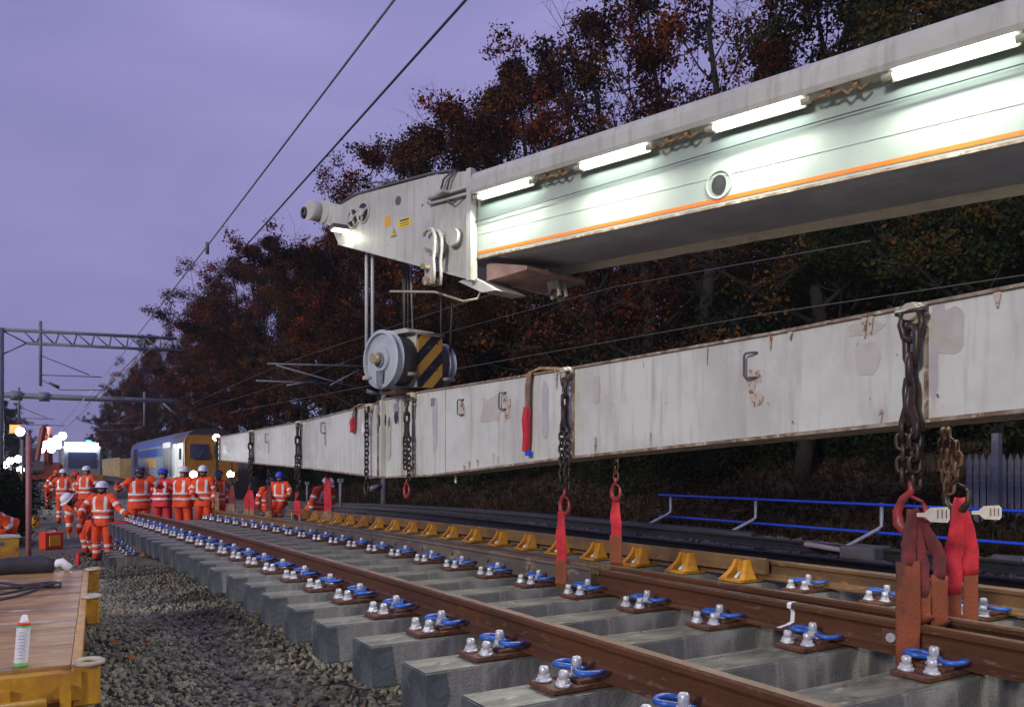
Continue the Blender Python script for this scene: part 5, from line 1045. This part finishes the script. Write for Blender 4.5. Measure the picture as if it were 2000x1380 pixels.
# ---------------------------------------------------------------- people
def rot2(v, a, piv):  # bend forward about x axis
    d = Vector(v) - Vector(piv); c, s = math.cos(a), math.sin(a); return Vector(piv) + Vector((d.x, d.y * c + d.z * s, -d.y * s + d.z * c))
def person(label, px, ptop, zc, face=0.0, lean=0.0, armL=None, armR=None, crouch=0.0, helmet='helmet_w', jac='hivis', trou='hivis', H=1.80, headdrop=0.0, step=0.0, group='workers in orange', zoff=0.0, head_lean=0.0):
    P = at(px, ptop, zc); r = math.atan2(P.x, -P.y) + face
    hz = H
    loc = (P.x, P.y, P.z - hz * 1.03 + headdrop)
    t = thing('person', label, 'person', loc, r, group); sc = H / 1.80
    pel = Vector((0, -0.25 * crouch, .95 - .45 * crouch)); piv = tuple(pel)
    def T(v): return rot2(Vector(v) + Vector((0, pel.y, pel.z - .95)), lean, piv)
    neck, head0 = T((0, .0, 1.50)), T((0, .02, 1.58)); hd_ = rot2(head0 + Vector((0, .02, .10)), head_lean, tuple(neck)); ht = rot2(head0 + Vector((0, .02, .17)), head_lean, tuple(neck))
    J = {}
    for s, arm in ((-1, armL), (1, armR)):
        sh_ = T((s * .19, 0, 1.43)); 
        if arm is None: arm = ((s * .27, -.02, 1.14), (s * .28, .08, .90))
        elif not isinstance(arm[0], (tuple, list)): arm = (arm, arm)
        e, w = (Vector(q) for q in arm)
        if lean: pass
        J[s] = (sh_, T(e) if True else e, T(w))
        hip = Vector((s * .10, pel.y, pel.z - .03)); kn = Vector((s * .12, .04 + .35 * crouch + step * s * .12, .50 - .08 * crouch)); an = Vector((s * .13, -.02 + step * s * .16, .09)); J[s] += (hip, kn, an)
    # body: one continuous skin-grown surface (head, neck, torso, limbs, hands with fingers)
    V, Ed, Ra = [], [], []
    def av(p, ra, par=None):
        V.append(tuple(p)); Ra.append(ra if isinstance(ra, tuple) else (ra, ra))
        if par is not None: Ed.append((par, len(V) - 1))
        return len(V) - 1
    a0 = av(pel, (.12, .09)); a1 = av(T((0, 0, 1.2)), (.12, .09), a0); a2 = av(T((0, 0, 1.42)), (.10, .07), a1); a3 = av(neck, .055, a2); a4 = av(rot2(T((0, .015, 1.585)), head_lean, tuple(neck)), (.075, .085), a3); a5 = av(hd_, (.08, .095), a4); a6 = av(ht, (.06, .07), a5)
    ns = rot2(T((0, .115, 1.63)), head_lean, tuple(neck)); av(ns, .014, a4)
    for s in (-1, 1):
        sh_, e, w, hip, kn, an = J[s]
        b = av(sh_, .05, a2); b = av(e, .04, b); b = av(w, .028, b); d = (w - e).normalized(); pa = av(w + d * .06, (.035, .02), b)
        side = Vector((s, 0, 0)) if abs(d.x) < .8 else Vector((0, 0, 1)); up_ = d.cross(side).normalized(); side = up_.cross(d).normalized()
        for q in range(4): f = av(w + d * .10 + side * (.028 - .018 * q), .0095, pa); av(w + d * (.16 - abs(q - 1.3) * .012) + side * (.03 - .02 * q) - up_ * .015, .008, f)
        f = av(w + d * .06 + side * .05, .011, pa); av(w + d * .10 + side * .065, .009, f)
        b = av(hip, .075, a0); b = av(kn, .052, b); b = av(an, .04, b); av(an + Vector((0, .14, -.05)), .035, b)
    me = bpy.data.meshes.new('body'); me.from_pydata(V, Ed, []); me.materials.append(M['skin']); ob = link('body', me, t)
    ob.modifiers.new('skin', 'SKIN')
    for k, rr in enumerate(Ra): me.skin_vertices[0].data[k].radius = (rr[0], rr[1])
    me.skin_vertices[0].data[0].use_root = True; sd = ob.modifiers.new('sub', 'SUBSURF'); sd.levels = 1; sd.render_levels = 1
    # jacket: torso loft with two bands and braces, two sleeves with bands
    nS = 20
    hts = [.80, .84, .92, .965, .97, 1.02, 1.025, 1.10, 1.105, 1.155, 1.16, 1.24, 1.32, 1.40, 1.45, 1.49, 1.52]
    wx = [.225, .225, .215, .21, .212, .212, .21, .208, .212, .212, .21, .215, .225, .225, .19, .11, .085]; wy = [.165, .165, .155, .15, .152, .152, .15, .148, .152, .152, .15, .15, .15, .135, .11, .09, .08]
    rings = list(zip(hts, wx, wy)); bands = {4, 5 - 1, 8}
    mb = MB(); o = 0; wr = random.Random(px * 7 + 3)
    for i, (h, a, b_) in enumerate(rings):
        for j in range(nS):
            w = 2 * math.pi * j / nS; k = 1 + (wr.uniform(-.035, .035) if 0 < i < 13 else 0); pw = .8
            ca, sa = math.cos(w), math.sin(w); v = (a * k * math.copysign(abs(ca) ** pw, ca), b_ * k * math.copysign(abs(sa) ** pw, sa), h)
            if h < .95 and crouch > .3: v = (v[0], v[1], .95 - (.95 - h) * .5)
            mb.v.append(tuple(T(v)))
    for i in range(len(rings) - 1):
        for j in range(nS):
            mi = 1 if i in (4, 8) else 0
            if i >= 10 and i < 14 and j in (3, 16, 13, 6): mi = 1
            mb.f.append((i * nS + j, i * nS + (j + 1) % nS, (i + 1) * nS + (j + 1) % nS, (i + 1) * nS + j)); mb.m.append(mi); mb.sm.append(True)
    for s in (-1, 1):
        sh_, e, w, *_ = J[s]; pts = [T((s * .10, 0, 1.43)), sh_, sh_.lerp(e, .45), sh_.lerp(e, .50), sh_.lerp(e, .70), sh_.lerp(e, .72), e, e.lerp(w, .3), e.lerp(w, .34), e.lerp(w, .58), e.lerp(w, .60), w]
        mb.tube(pts, [.10, .098, .078, .08, .08, .078, .07, .066, .07, .068, .064, .056], 12, mfun=lambda i, j: 1 if i in (3, 8) else 0)
    mb.build('jacket', [jac, 'reflect'], t)
    mb = MB(); mb.tube([pel + Vector((0, 0, -.10)), pel + Vector((0, 0, .05))], [.17, .19], 14, flat=.75, up=(1, 0, 0))
    for s in (-1, 1):
        hip, kn, an = J[s][3:6]
        pts = [hip + Vector((0, 0, .06)), hip, hip.lerp(kn, .5), kn, kn.lerp(an, .22), kn.lerp(an, .24), kn.lerp(an, .38), kn.lerp(an, .40), kn.lerp(an, .55), kn.lerp(an, .57), kn.lerp(an, .71), kn.lerp(an, .73), an + Vector((0, 0, -.02))]
        mb.tube(pts, [.11, .115, .10, .085, .08, .083, .083, .08, .08, .083, .083, .08, .085], 12, mfun=lambda i, j: 1 if i in (5, 9) else 0)
    mb.build('trousers', [trou, 'reflect'], t)
    for s in (-1, 1):
        an = J[s][5]; mb = MB(); mb.tube([an + Vector((0, -.05, -.05)), an + Vector((0, .06, -.045)), an + Vector((0, .17, -.06))], [.05, .052, .042], 10, flat=.9); mb.tube([an + Vector((0, -.02, -.03)), an + Vector((0, -.02, .06))], .052, 10); mb.build('boot', 'boot', t)
    # helmet: shell, brim, harness line; dark wrap, face shadow put into its colour (snood/beard)
    c = rot2(T((0, .03, 1.655)), head_lean, tuple(neck)); mb = MB(); n = 18; rr = [(.128, 0), (.127, .03), (.115, .07), (.085, .105), (.045, .122), (.004, .127)]
    ax = (rot2(T((0, .03, 2.0)), head_lean, tuple(neck)) - c).normalized(); fx = Vector((1, 0, 0)); fy_ = ax.cross(fx).normalized()
    for ra, h in rr:
        for j in range(n): w = 2 * math.pi * j / n; mb.v.append(tuple(c + fx * ra * .92 * math.cos(w) + fy_ * ra * 1.12 * math.sin(w) + ax * (h + .012)))
    for i in range(len(rr) - 1):
        for j in range(n): mb.f.append((i * n + j, i * n + (j + 1) % n, (i + 1) * n + (j + 1) % n, (i + 1) * n + j)); mb.m.append(0); mb.sm.append(True)
    brim = []
    for j in range(n):
        w = 2 * math.pi * j / n; k = 1.10 + (.32 if math.sin(w) > .3 else 0) * math.sin(w); brim.append(c + fx * .128 * .95 * math.cos(w) * 1.1 + fy_ * .128 * 1.12 * math.sin(w) * k + ax * (.008 - .012 * (math.sin(w) > .3)))
    o = len(mb.v); mb.v += [tuple(p) for p in brim]
    for j in range(n): mb.f.append((j, o + j, o + (j + 1) % n, (j + 1) % n)); mb.m.append(0); mb.sm.append(True)
    mb.build('helmet', helmet, t)
    mb = MB(); mb.tube([rot2(T(q), head_lean, tuple(neck)) for q in ((-.082, .02, 1.64), (-.07, .075, 1.57), (0, .105, 1.535), (.07, .075, 1.57), (.082, .02, 1.64))], .018, 8); mb.tube([T((0, .01, 1.47)), T((0, .015, 1.54))], [.085, .075], 12); mb.build('snood_shadow', 'beard', t)
    eye = MB()
    for s in (-1, 1): q = rot2(T((s * .034, .106, 1.655)), head_lean, tuple(neck)); eye.tube([q - fy_ * .004, q + fy_ * .004], .011, 8)
    eye.build('eyes', 'ink', t)
    t.scale = (sc * [1.0, 1.08, 1.14, .96, 1.05][px % 5], sc * [1.0, 1.1, 1.15, 1.0, 1.05][px % 5], sc); return t
person('worker in white helmet reaching out a banded arm beside the panel end, nearest of all', 201, 933, 18.2, face=-.45, armR=((-.0 + .34, .10, 1.22), (.30, .34, 1.02)), armL=((-.42, .15, 1.16), (-.66, .30, 1.05)), H=1.80, group='workers near the panel end')
person('worker in white helmet bending down towards the orange case', 176, 967, 18.9, face=-1.05, lean=.8, armL=((-.25, .25, 1.20), (-.18, .50, 1.02)), armR=((.25, .25, 1.20), (.2, .50, 1.0)), H=1.75, headdrop=.42, crouch=.15, group='workers near the panel end')
person('burly worker in dark helmet holding a phone to his ear', 272, 905, 20.0, face=.1, armL=((-.42, .02, 1.30), (-.18, .12, 1.56)), armR=((.40, .02, 1.24), (.42, .12, 1.36)), helmet='helmet_n', H=1.86, group='workers behind the far end of the panel')
person('worker in blue helmet and redder jacket in the standing group', 317, 909, 21.5, face=2.7, helmet='helmet_b', jac='hivis_red', trou='hivis_red', armR=((.36, .05, 1.2), (.30, .28, 1.1)), H=1.82, group='workers behind the far end of the panel')
person('white helmeted worker turned away, right of the blue helmet', 357, 905, 20.4, face=2.5, armL=((-.33, .05, 1.18), (-.30, .25, 1.05)), H=1.83, group='workers behind the far end of the panel')
person('white helmeted worker facing forward right of the turned away worker, in front of the headlamp', 398, 903, 20.2, face=-.4, H=1.82, armR=((.30, .03, 1.15), (.16, .25, 1.06)), group='workers behind the far end of the panel')
person('worker half hidden behind the chain at the beam tip', 424, 912, 22, face=.6, helmet='helmet_n', H=1.8, group='workers behind the far end of the panel')
person('blue helmeted worker sitting low beyond the far rail', 543, 922, 22.5, face=-.3, helmet='helmet_b', H=1.8, crouch=.75, headdrop=.42, armL=((-.34, .06, 1.2), (-.22, .28, 1.1)), armR=((.34, .06, 1.2), (.22, .28, 1.1)), group='workers beyond the far rail')
person('worker bowed behind the dull red sling beside the blue helmet', 526, 936, 23, face=.5, helmet='helmet_n', crouch=.6, H=1.75, headdrop=.42, lean=.3, group='workers beyond the far rail')
person('worker leaning over with arms down behind the red sling by the beam middle', 622, 930, 21, face=.7, lean=.55, crouch=.3, helmet='helmet_w', H=1.8, headdrop=.3, armL=((-.3, .12, 1.15), (-.25, .2, .9)), armR=((.3, .12, 1.15), (.25, .2, .9)), group='workers beyond the far rail')
person('distant worker bending beside the floodlit machine, farthest left', 94, 918, 36, face=1.2, lean=.45, H=1.8, headdrop=.15, helmet='hivis', group='workers by the machines')
person('distant worker with pale helmet and hands on hips, second from the left', 123, 911, 27, face=2.9, armL=((-.45, 0, 1.2), (-.24, .08, 1.02)), armR=((.45, 0, 1.2), (.24, .08, 1.02)), H=1.82, group='workers by the machines')
person('distant worker in white helmet, right of the machine cab', 168, 905, 25, face=2.6, armR=((.36, .05, 1.2), (.26, .26, 1.2)), H=1.84, group='workers by the machines')
person('distant worker hidden behind his mates below the yellow bumper', 147, 917, 30, face=.3, H=1.8, helmet='hivis_red', group='workers by the machines')
person('worker crouching at the left edge in red orange jacket', -2, 990, 13.0, face=-1.2, lean=1.1, crouch=.5, helmet='hivis_red', H=1.75, headdrop=.8)

# ---------------------------------------------------------------- trees and shrubs
def tree_mesh(seed, Ht=13.0, rad=4.2, nleaf=26000, lsz=.064, trunk_r=.22, base=.12, bare=.25):
    rd = random.Random(seed); rg = np.random.default_rng(seed); mb = MB(); tips = []
    P = [Vector((0, 0, -.5))]; k = 9
    for i in range(1, k + 1): P.append(Vector((P[-1].x + rd.uniform(-.22, .22), P[-1].y + rd.uniform(-.22, .22), Ht * .92 * i / k)))
    mb.tube(P, [trunk_r * (1 - .9 * i / k) + .012 for i in range(k + 1)], 6)
    def branch(p, d, L, r, lvl):
        n = 4 if lvl < 2 else 3; pts = [p]; q = d.copy()
        for i in range(n): q = (q + Vector((rd.uniform(-.28, .28), rd.uniform(-.28, .28), rd.uniform(-.05, .25)))).normalized(); pts.append(pts[-1] + q * L / n)
        mb.tube(pts, [r * (1 - .75 * i / n) for i in range(n + 1)], 4 if lvl < 2 else 3, cap=False)
        if lvl >= 2: tips.extend([(pts[j].lerp(pts[j + 1], .5), lvl) for j in range(n)] + [(pts[-1], lvl)])
        if lvl < 3:
            m = [0, 6, 5, 0][lvl] if lvl else 7
            for j in range(m):
                u = rd.uniform(.25, 1); a = int(u * n - .001); b = pts[a].lerp(pts[min(a + 1, n)], u * n - a)
                dd = (q * .5 + Vector((rd.gauss(0, 1), rd.gauss(0, 1), rd.gauss(.15, .7))).normalized()).normalized(); branch(b, dd, L * rd.uniform(.35, .62), r * .45, lvl + 1)
    nb = 17
    for i in range(nb):
        u = base + (1 - base) * (i + rd.random()) / nb; z = Ht * .9 * u; a = i * 2.4 + rd.uniform(-.4, .4)
        f = u * k / .92 * .92; ii = min(k - 1, int(f)); b = P[ii].lerp(P[ii + 1], f - ii)
        wr = rad * (math.sin(math.pi * min(1, .18 + .82 * u) ** .9) ** .6 + .12) * rd.uniform(.7, 1.1)
        branch(b, Vector((math.cos(a), math.sin(a), .25 + .9 * u)).normalized(), wr, trunk_r * .42 * (1.1 - u), 1)
    tr_ = mb.mesh('trunk', 'bark')
    T_ = np.array([tuple(t[0]) for t in tips]); 
    # leafless gaps: drop some tips in 3-D cells
    cell = np.floor(T_ / 1.1).astype(int); hsh = (cell[:, 0] * 73856093 ^ cell[:, 1] * 19349663 ^ cell[:, 2] * 83492791) % 100
    keep = hsh > bare * 100; up = (T_[:, 2] / Ht) > .80; keep &= ~(up & (hsh < 80)); up = (T_[:, 2] / Ht) > .62; keep &= ~(up & (hsh < 55)); T_ = T_[keep]
    idx = rg.integers(0, len(T_), nleaf); C_ = T_[idx] + rg.normal(0, .17, (nleaf, 3)) * [1, 1, .8]
    return tr_, leaves(C_, lsz, rg)
def leaves(C_, lsz, rg):
    n = len(C_); a = rg.normal(size=(n, 3)); a /= np.linalg.norm(a, axis=1)[:, None]; b = rg.normal(size=(n, 3)); b = np.cross(a, b); b /= np.linalg.norm(b, axis=1)[:, None]
    s = lsz * rg.uniform(.5, 1.25, (n, 1)); w = s * rg.uniform(.45, .8, (n, 1))
    V = np.stack([C_ - a * s, C_ + b * w, C_ + a * s, C_ - b * w * .8], 1).reshape(-1, 3); return V, (np.arange(n * 4)).reshape(-1, 4)
protos = []
for sd, Ht, rad, nl, mt, bare in ((1, 14, 4.4, 78000, 'leaf_red', .2), (2, 15, 4.5, 80000, 'leaf_brown', .2), (3, 15, 4.5, 84000, 'leaf_green', .12), (4, 13, 4.0, 17000, 'leaf_red', .5), (5, 14, 4.2, 36000, 'leaf_brown', .4)):
    tr_, (Lv, Lf) = tree_mesh(sd, Ht, rad, nl, bare=bare); protos.append((tr_, Lv, Lf, mt, Ht))
TM = {}
def place_tree(k, x, y, ztop, rot, label, mt=None, group='autumn trees on the bank', sxy=1.0):
    tr_, Lv, Lf, m0, Ht = protos[k]; mt = mt or m0
    root = thing('tree', label, 'tree', (x, y, G(x, y) - .2), rot, group)
    if (k, mt) not in TM:
        ob = raw('crown', Lv, Lf, mt, root); TM[(k, mt)] = ob.data
    else: link('crown', TM[(k, mt)], root)
    link('trunk', tr_, root); s = (ztop - G(x, y)) / Ht; root.scale = (s * sxy, s * sxy, s)
XT = 14.0
tl_ = [(2900, -500, 2, 'leaf_green'), (2350, -420, 0, 'leaf_brown'), (1950, -330, 2, 'leaf_green'), (1760, -260, 1, 'leaf_green'), (1560, -120, 3, 'leaf_brown'), (1400, -120, 3, 'leaf_red'), (1240, -60, 3, 'leaf_red'), (1130, -10, 3, 'leaf_brown'), (1010, 90, 0, 'leaf_red'), (930, 150, 1, 'leaf_brown'), (860, 175, 3, 'leaf_red'), (790, 260, 0, 'leaf_red'), (735, 330, 4, 'leaf_brown'), (690, 380, 3, 'leaf_red'), (640, 440, 2, 'leaf_brown'), (590, 470, 1, 'leaf_brown'), (540, 450, 0, 'leaf_red'), (500, 460, 4, 'leaf_red'), (455, 490, 0, 'leaf_red'), (415, 540, 1, 'leaf_brown'), (380, 560, 4, 'leaf_red'), (345, 590, 0, 'leaf_red'), (312, 610, 3, 'leaf_red'), (285, 620, 1, 'leaf_brown'), (262, 650, 0, 'leaf_red'), (238, 690, 1, 'leaf_brown'), (215, 720, 0, 'leaf_red'), (197, 750, 1, 'leaf_brown'), (180, 780, 0, 'leaf_brown'), (165, 805, 1, 'leaf_brown'), (150, 830, 0, 'leaf_brown'), (136, 850, 1, 'leaf_brown')]
desc = {'leaf_red': 'red brown beech', 'leaf_brown': 'brown leaved tree', 'leaf_green': 'dark green tree'}
where = ['just outside the right edge', 'beyond the right edge by the fence', 'at the right edge above the boom', 'above the bright right end of the boom', 'behind the boom left of the right edge', 'thin crowned, behind the middle of the boom', 'sparse, with bare twigs against the sky above the boom', 'tall, right of the boom head', 'above the joint of boom and head', 'directly above the boom head', 'over the left half of the boom head', 'just left above the boom head', 'behind the nose roller', 'thin and low left of the nose roller', 'behind the hoist ropes', 'left of the hoist ropes', 'round topped, behind the right hand overhead wire', 'under the dropper clamp of the wire', 'at the middle of the tree line', 'behind the cantilever arms', 'right of the lattice gantry', 'behind the tip of the lattice gantry', 'ragged, touching the end of the lattice arm', 'behind the lattice arm', 'below the lattice arm', 'above the far portal beam', 'at the right half of the portal beam', 'behind the portal beam', 'under the portal beam', 'low above the tan wagon', 'far off above the works vehicle', 'smallest at the far end of the tree line']
for i, (px, py, k, mt) in enumerate(tl_):
    if px < 450: px += 22; py += 30
    X = XT + random.uniform(-.9, .9); X = X if px > 300 else 12.5; Y = max(2.0, yof(px, X)) if px < 2500 else 3.2 - (px > 2700) * 3
    place_tree(k, X, Y, min(zof(py, X, Y), 22), random.uniform(0, 6.28), desc[mt] + ' ' + where[i], mt, sxy=1.0 if px > 450 else .85)
for i in range(9):
    Y = 6 + i * 5.2; place_tree([2, 1, 2, 0, 2, 1, 0, 1, 0][i], 18.6 + random.uniform(-1, 1), Y, CZ + 10 + random.uniform(0, 2.5), random.uniform(0, 6), ['dark', 'shadowy', 'dim', 'tall dark', 'bushy dark', 'leafy dim', 'wide dark', 'brown dim', 'far dim'][i] + ' tree of the second row, number ' + ['one', 'two', 'three', 'four', 'five', 'six', 'seven', 'eight', 'nine'][i] + ' from the right', 'leaf_green' if i < 5 else 'leaf_brown', 'second row of trees behind the bank')
for i, (px, py, zc) in enumerate(((-45, 700, 55), (8, 775, 80), (30, 820, 110), (45, 850, 150))):
    P = at(px, py, zc); place_tree([2, 1, 2, 0][i], P.x, P.y, P.z, i * 1.3, ['dark tree just outside the left edge behind the mast', 'dark tree behind the mast at the left edge', 'distant tree left of the floodlit machines', 'farthest small tree on the left side'][i], 'leaf_green', 'trees on the left side')
def shrub_mesh(seed, n, r, h, lsz, mt, name='foliage'):
    rg = np.random.default_rng(seed); c = rg.normal(size=(26, 3)) * [r * .5, r * .5, h * .28] + [0, 0, h * .45]; idx = rg.integers(0, 26, n)
    C_ = c[idx] + rg.normal(0, .16 * r, (n, 3)); C_ = C_[C_[:, 2] > 0]; return leaves(C_, lsz, rg)
SH = []
for sd, mt in ((31, 'leaf_dark'), (32, 'leaf_green'), (33, 'leaf_dark')):
    V_, F_ = shrub_mesh(sd, 7000, 1.3, 2.2, .05, mt); SH.append((V_, F_, mt, None))
SHM = {}
def shrub(x, y, s, k, label, cat='shrub', group='shrubs on the bank'):
    V_, F_, mt, _ = SH[k]; root = thing('shrub', label, cat, (x, y, G(x, y) - .1), random.uniform(0, 6), group)
    if k not in SHM: SHM[k] = raw('foliage', V_, F_, mt, root).data
    else: link('foliage', SHM[k], root)
    mb = MB()
    for q in range(5): a = q * 1.3; mb.tube([(0, 0, 0), (.2 * math.cos(a), .2 * math.sin(a), .6), (.5 * math.cos(a), .5 * math.sin(a), 1.4)], [.03, .02, .008], 4)
    mb.build('stem', 'bark', root); root.scale = (s, s, s)
UV, UF, nv = [], [], 0
for i in range(96):
    y = 2.5 + (i // 4) * 2.0 + random.uniform(-.7, .7); x = (14.6, 12.7, 16.8, 19.5)[i % 4] + random.uniform(-.5, .8); V_, F_, _, _ = SH[i % 3]
    if y < 11 and i % 4 == 1: x += 1.6
    a = random.uniform(0, 6); q = random.uniform(.8, 1.3) * (1.25, .9, 1.7, 2.1)[i % 4]; c_, s_2 = math.cos(a) * q, math.sin(a) * q
    UV.append(np.stack([V_[:, 0] * c_ - V_[:, 1] * s_2 + x, V_[:, 0] * s_2 + V_[:, 1] * c_ + y, V_[:, 2] * q + G(x, y) - .15], 1)); UF.append(F_ + nv); nv += len(V_)
tag(raw('undergrowth', np.concatenate(UV), np.concatenate(UF), 'leaf_dark'), 'dark tangled undergrowth covering the bank below the trees', 'undergrowth', kind='stuff')
for i, (px, py, s) in enumerate(((6, 1000, .9), (30, 985, .8), (-10, 1040, 1.0), (26, 950, 1.1), (36, 1030, .5), (0, 930, 1.3))):
    p = ground_at(px, py + 30); shrub(p.x - .3, p.y, s, [1, 0, 2, 1, 0, 2][i], ['dark green bush at the left edge behind the trailer', 'bush behind the grey post', 'bush just outside the left edge', 'taller bush under the four floodlights', 'small bush at the foot of the faded red post', 'big bush at the left edge by the mast'][i], group='bushes on the left side')
# rough grass and leaf litter on the bank
rg = np.random.default_rng(77); n = 42000
xx = 10.7 + rg.random(n) ** 1.5 * 3.6; yy = 2 + rg.random(n) ** 1.2 * 45; zz = np.array([G(a, b) for a, b in zip(xx, yy)])
a = rg.normal(size=(n, 3)) * [.07, .07, .04]; hgt = rg.uniform(.04, .26, n) * (rg.random(n) < .4); a[:, 2] += hgt; w = rg.normal(size=(n, 3)) * [.012, .012, .004]; w[hgt < .01] *= 2.2
C_ = np.stack([xx, yy, zz + .02], 1); V_ = np.stack([C_ - w, C_ + w, C_ + a + w * .3, C_ + a - w * .3], 1).reshape(-1, 3)
tag(raw('rough_grass', V_, np.arange(n * 4).reshape(-1, 4), 'grass'), 'brown dry grass and fallen leaves covering the bank behind the blue fence', 'grass', kind='stuff')
n = 900; C_ = np.array([(random.uniform(-2, 10.5), random.uniform(1.5, 22)) for _ in range(n)]); C_ = np.array([(a, b, G(a, b) + .05) for a, b in C_]); V_, F_ = leaves(C_, .03, rg); tag(raw('fallen_leaves', V_, F_, 'leaf_fall'), 'scattered orange fallen leaves on the ballast', 'leaves', kind='stuff')
P_ = []
for _ in range(240):
    y = random.uniform(2, 12); i = int((y - YS[0]) / .672); x = random.uniform(1.6, 5.2); yy = YS[min(i, len(YS) - 1)] + .04 + random.uniform(-.12, .12); P_.append((x, yy, zr(yy) - .027 + .002))
V_, F_ = leaves(np.array(P_), .022, rg); V_[:, 2] = np.repeat(np.array(P_)[:, 2], 4) + rg.uniform(0.001, .004, len(V_)); tag(raw('fallen_leaves', V_, F_, 'leaf_fall'), 'damp leaves stuck on the concrete sleepers of the lifted panel', 'leaves', kind='stuff')

# ---------------------------------------------------------------- thin evening mist
mb = MB(); mb.box((50, 850, 13), (2600, 3400, 28))
hz = mb.build('haze', [], None); hm = bpy.data.materials.new('mist'); hm.use_nodes = True
for n_ in list(hm.node_tree.nodes):
    if n_.type == 'BSDF_PRINCIPLED': hm.node_tree.nodes.remove(n_)
pv = hm.node_tree.nodes.new('ShaderNodeVolumePrincipled'); pv.inputs['Color'].default_value = (.8, .85, .95, 1); pv.inputs['Density'].default_value = .0005; pv.inputs['Anisotropy'].default_value = .3
hm.node_tree.links.new(pv.outputs[0], [q for q in hm.node_tree.nodes if q.type == 'OUTPUT_MATERIAL'][0].inputs['Volume'])
hz.data.materials.append(hm); tag(hz, 'thin evening mist hanging over the whole work site', 'haze', kind='stuff')
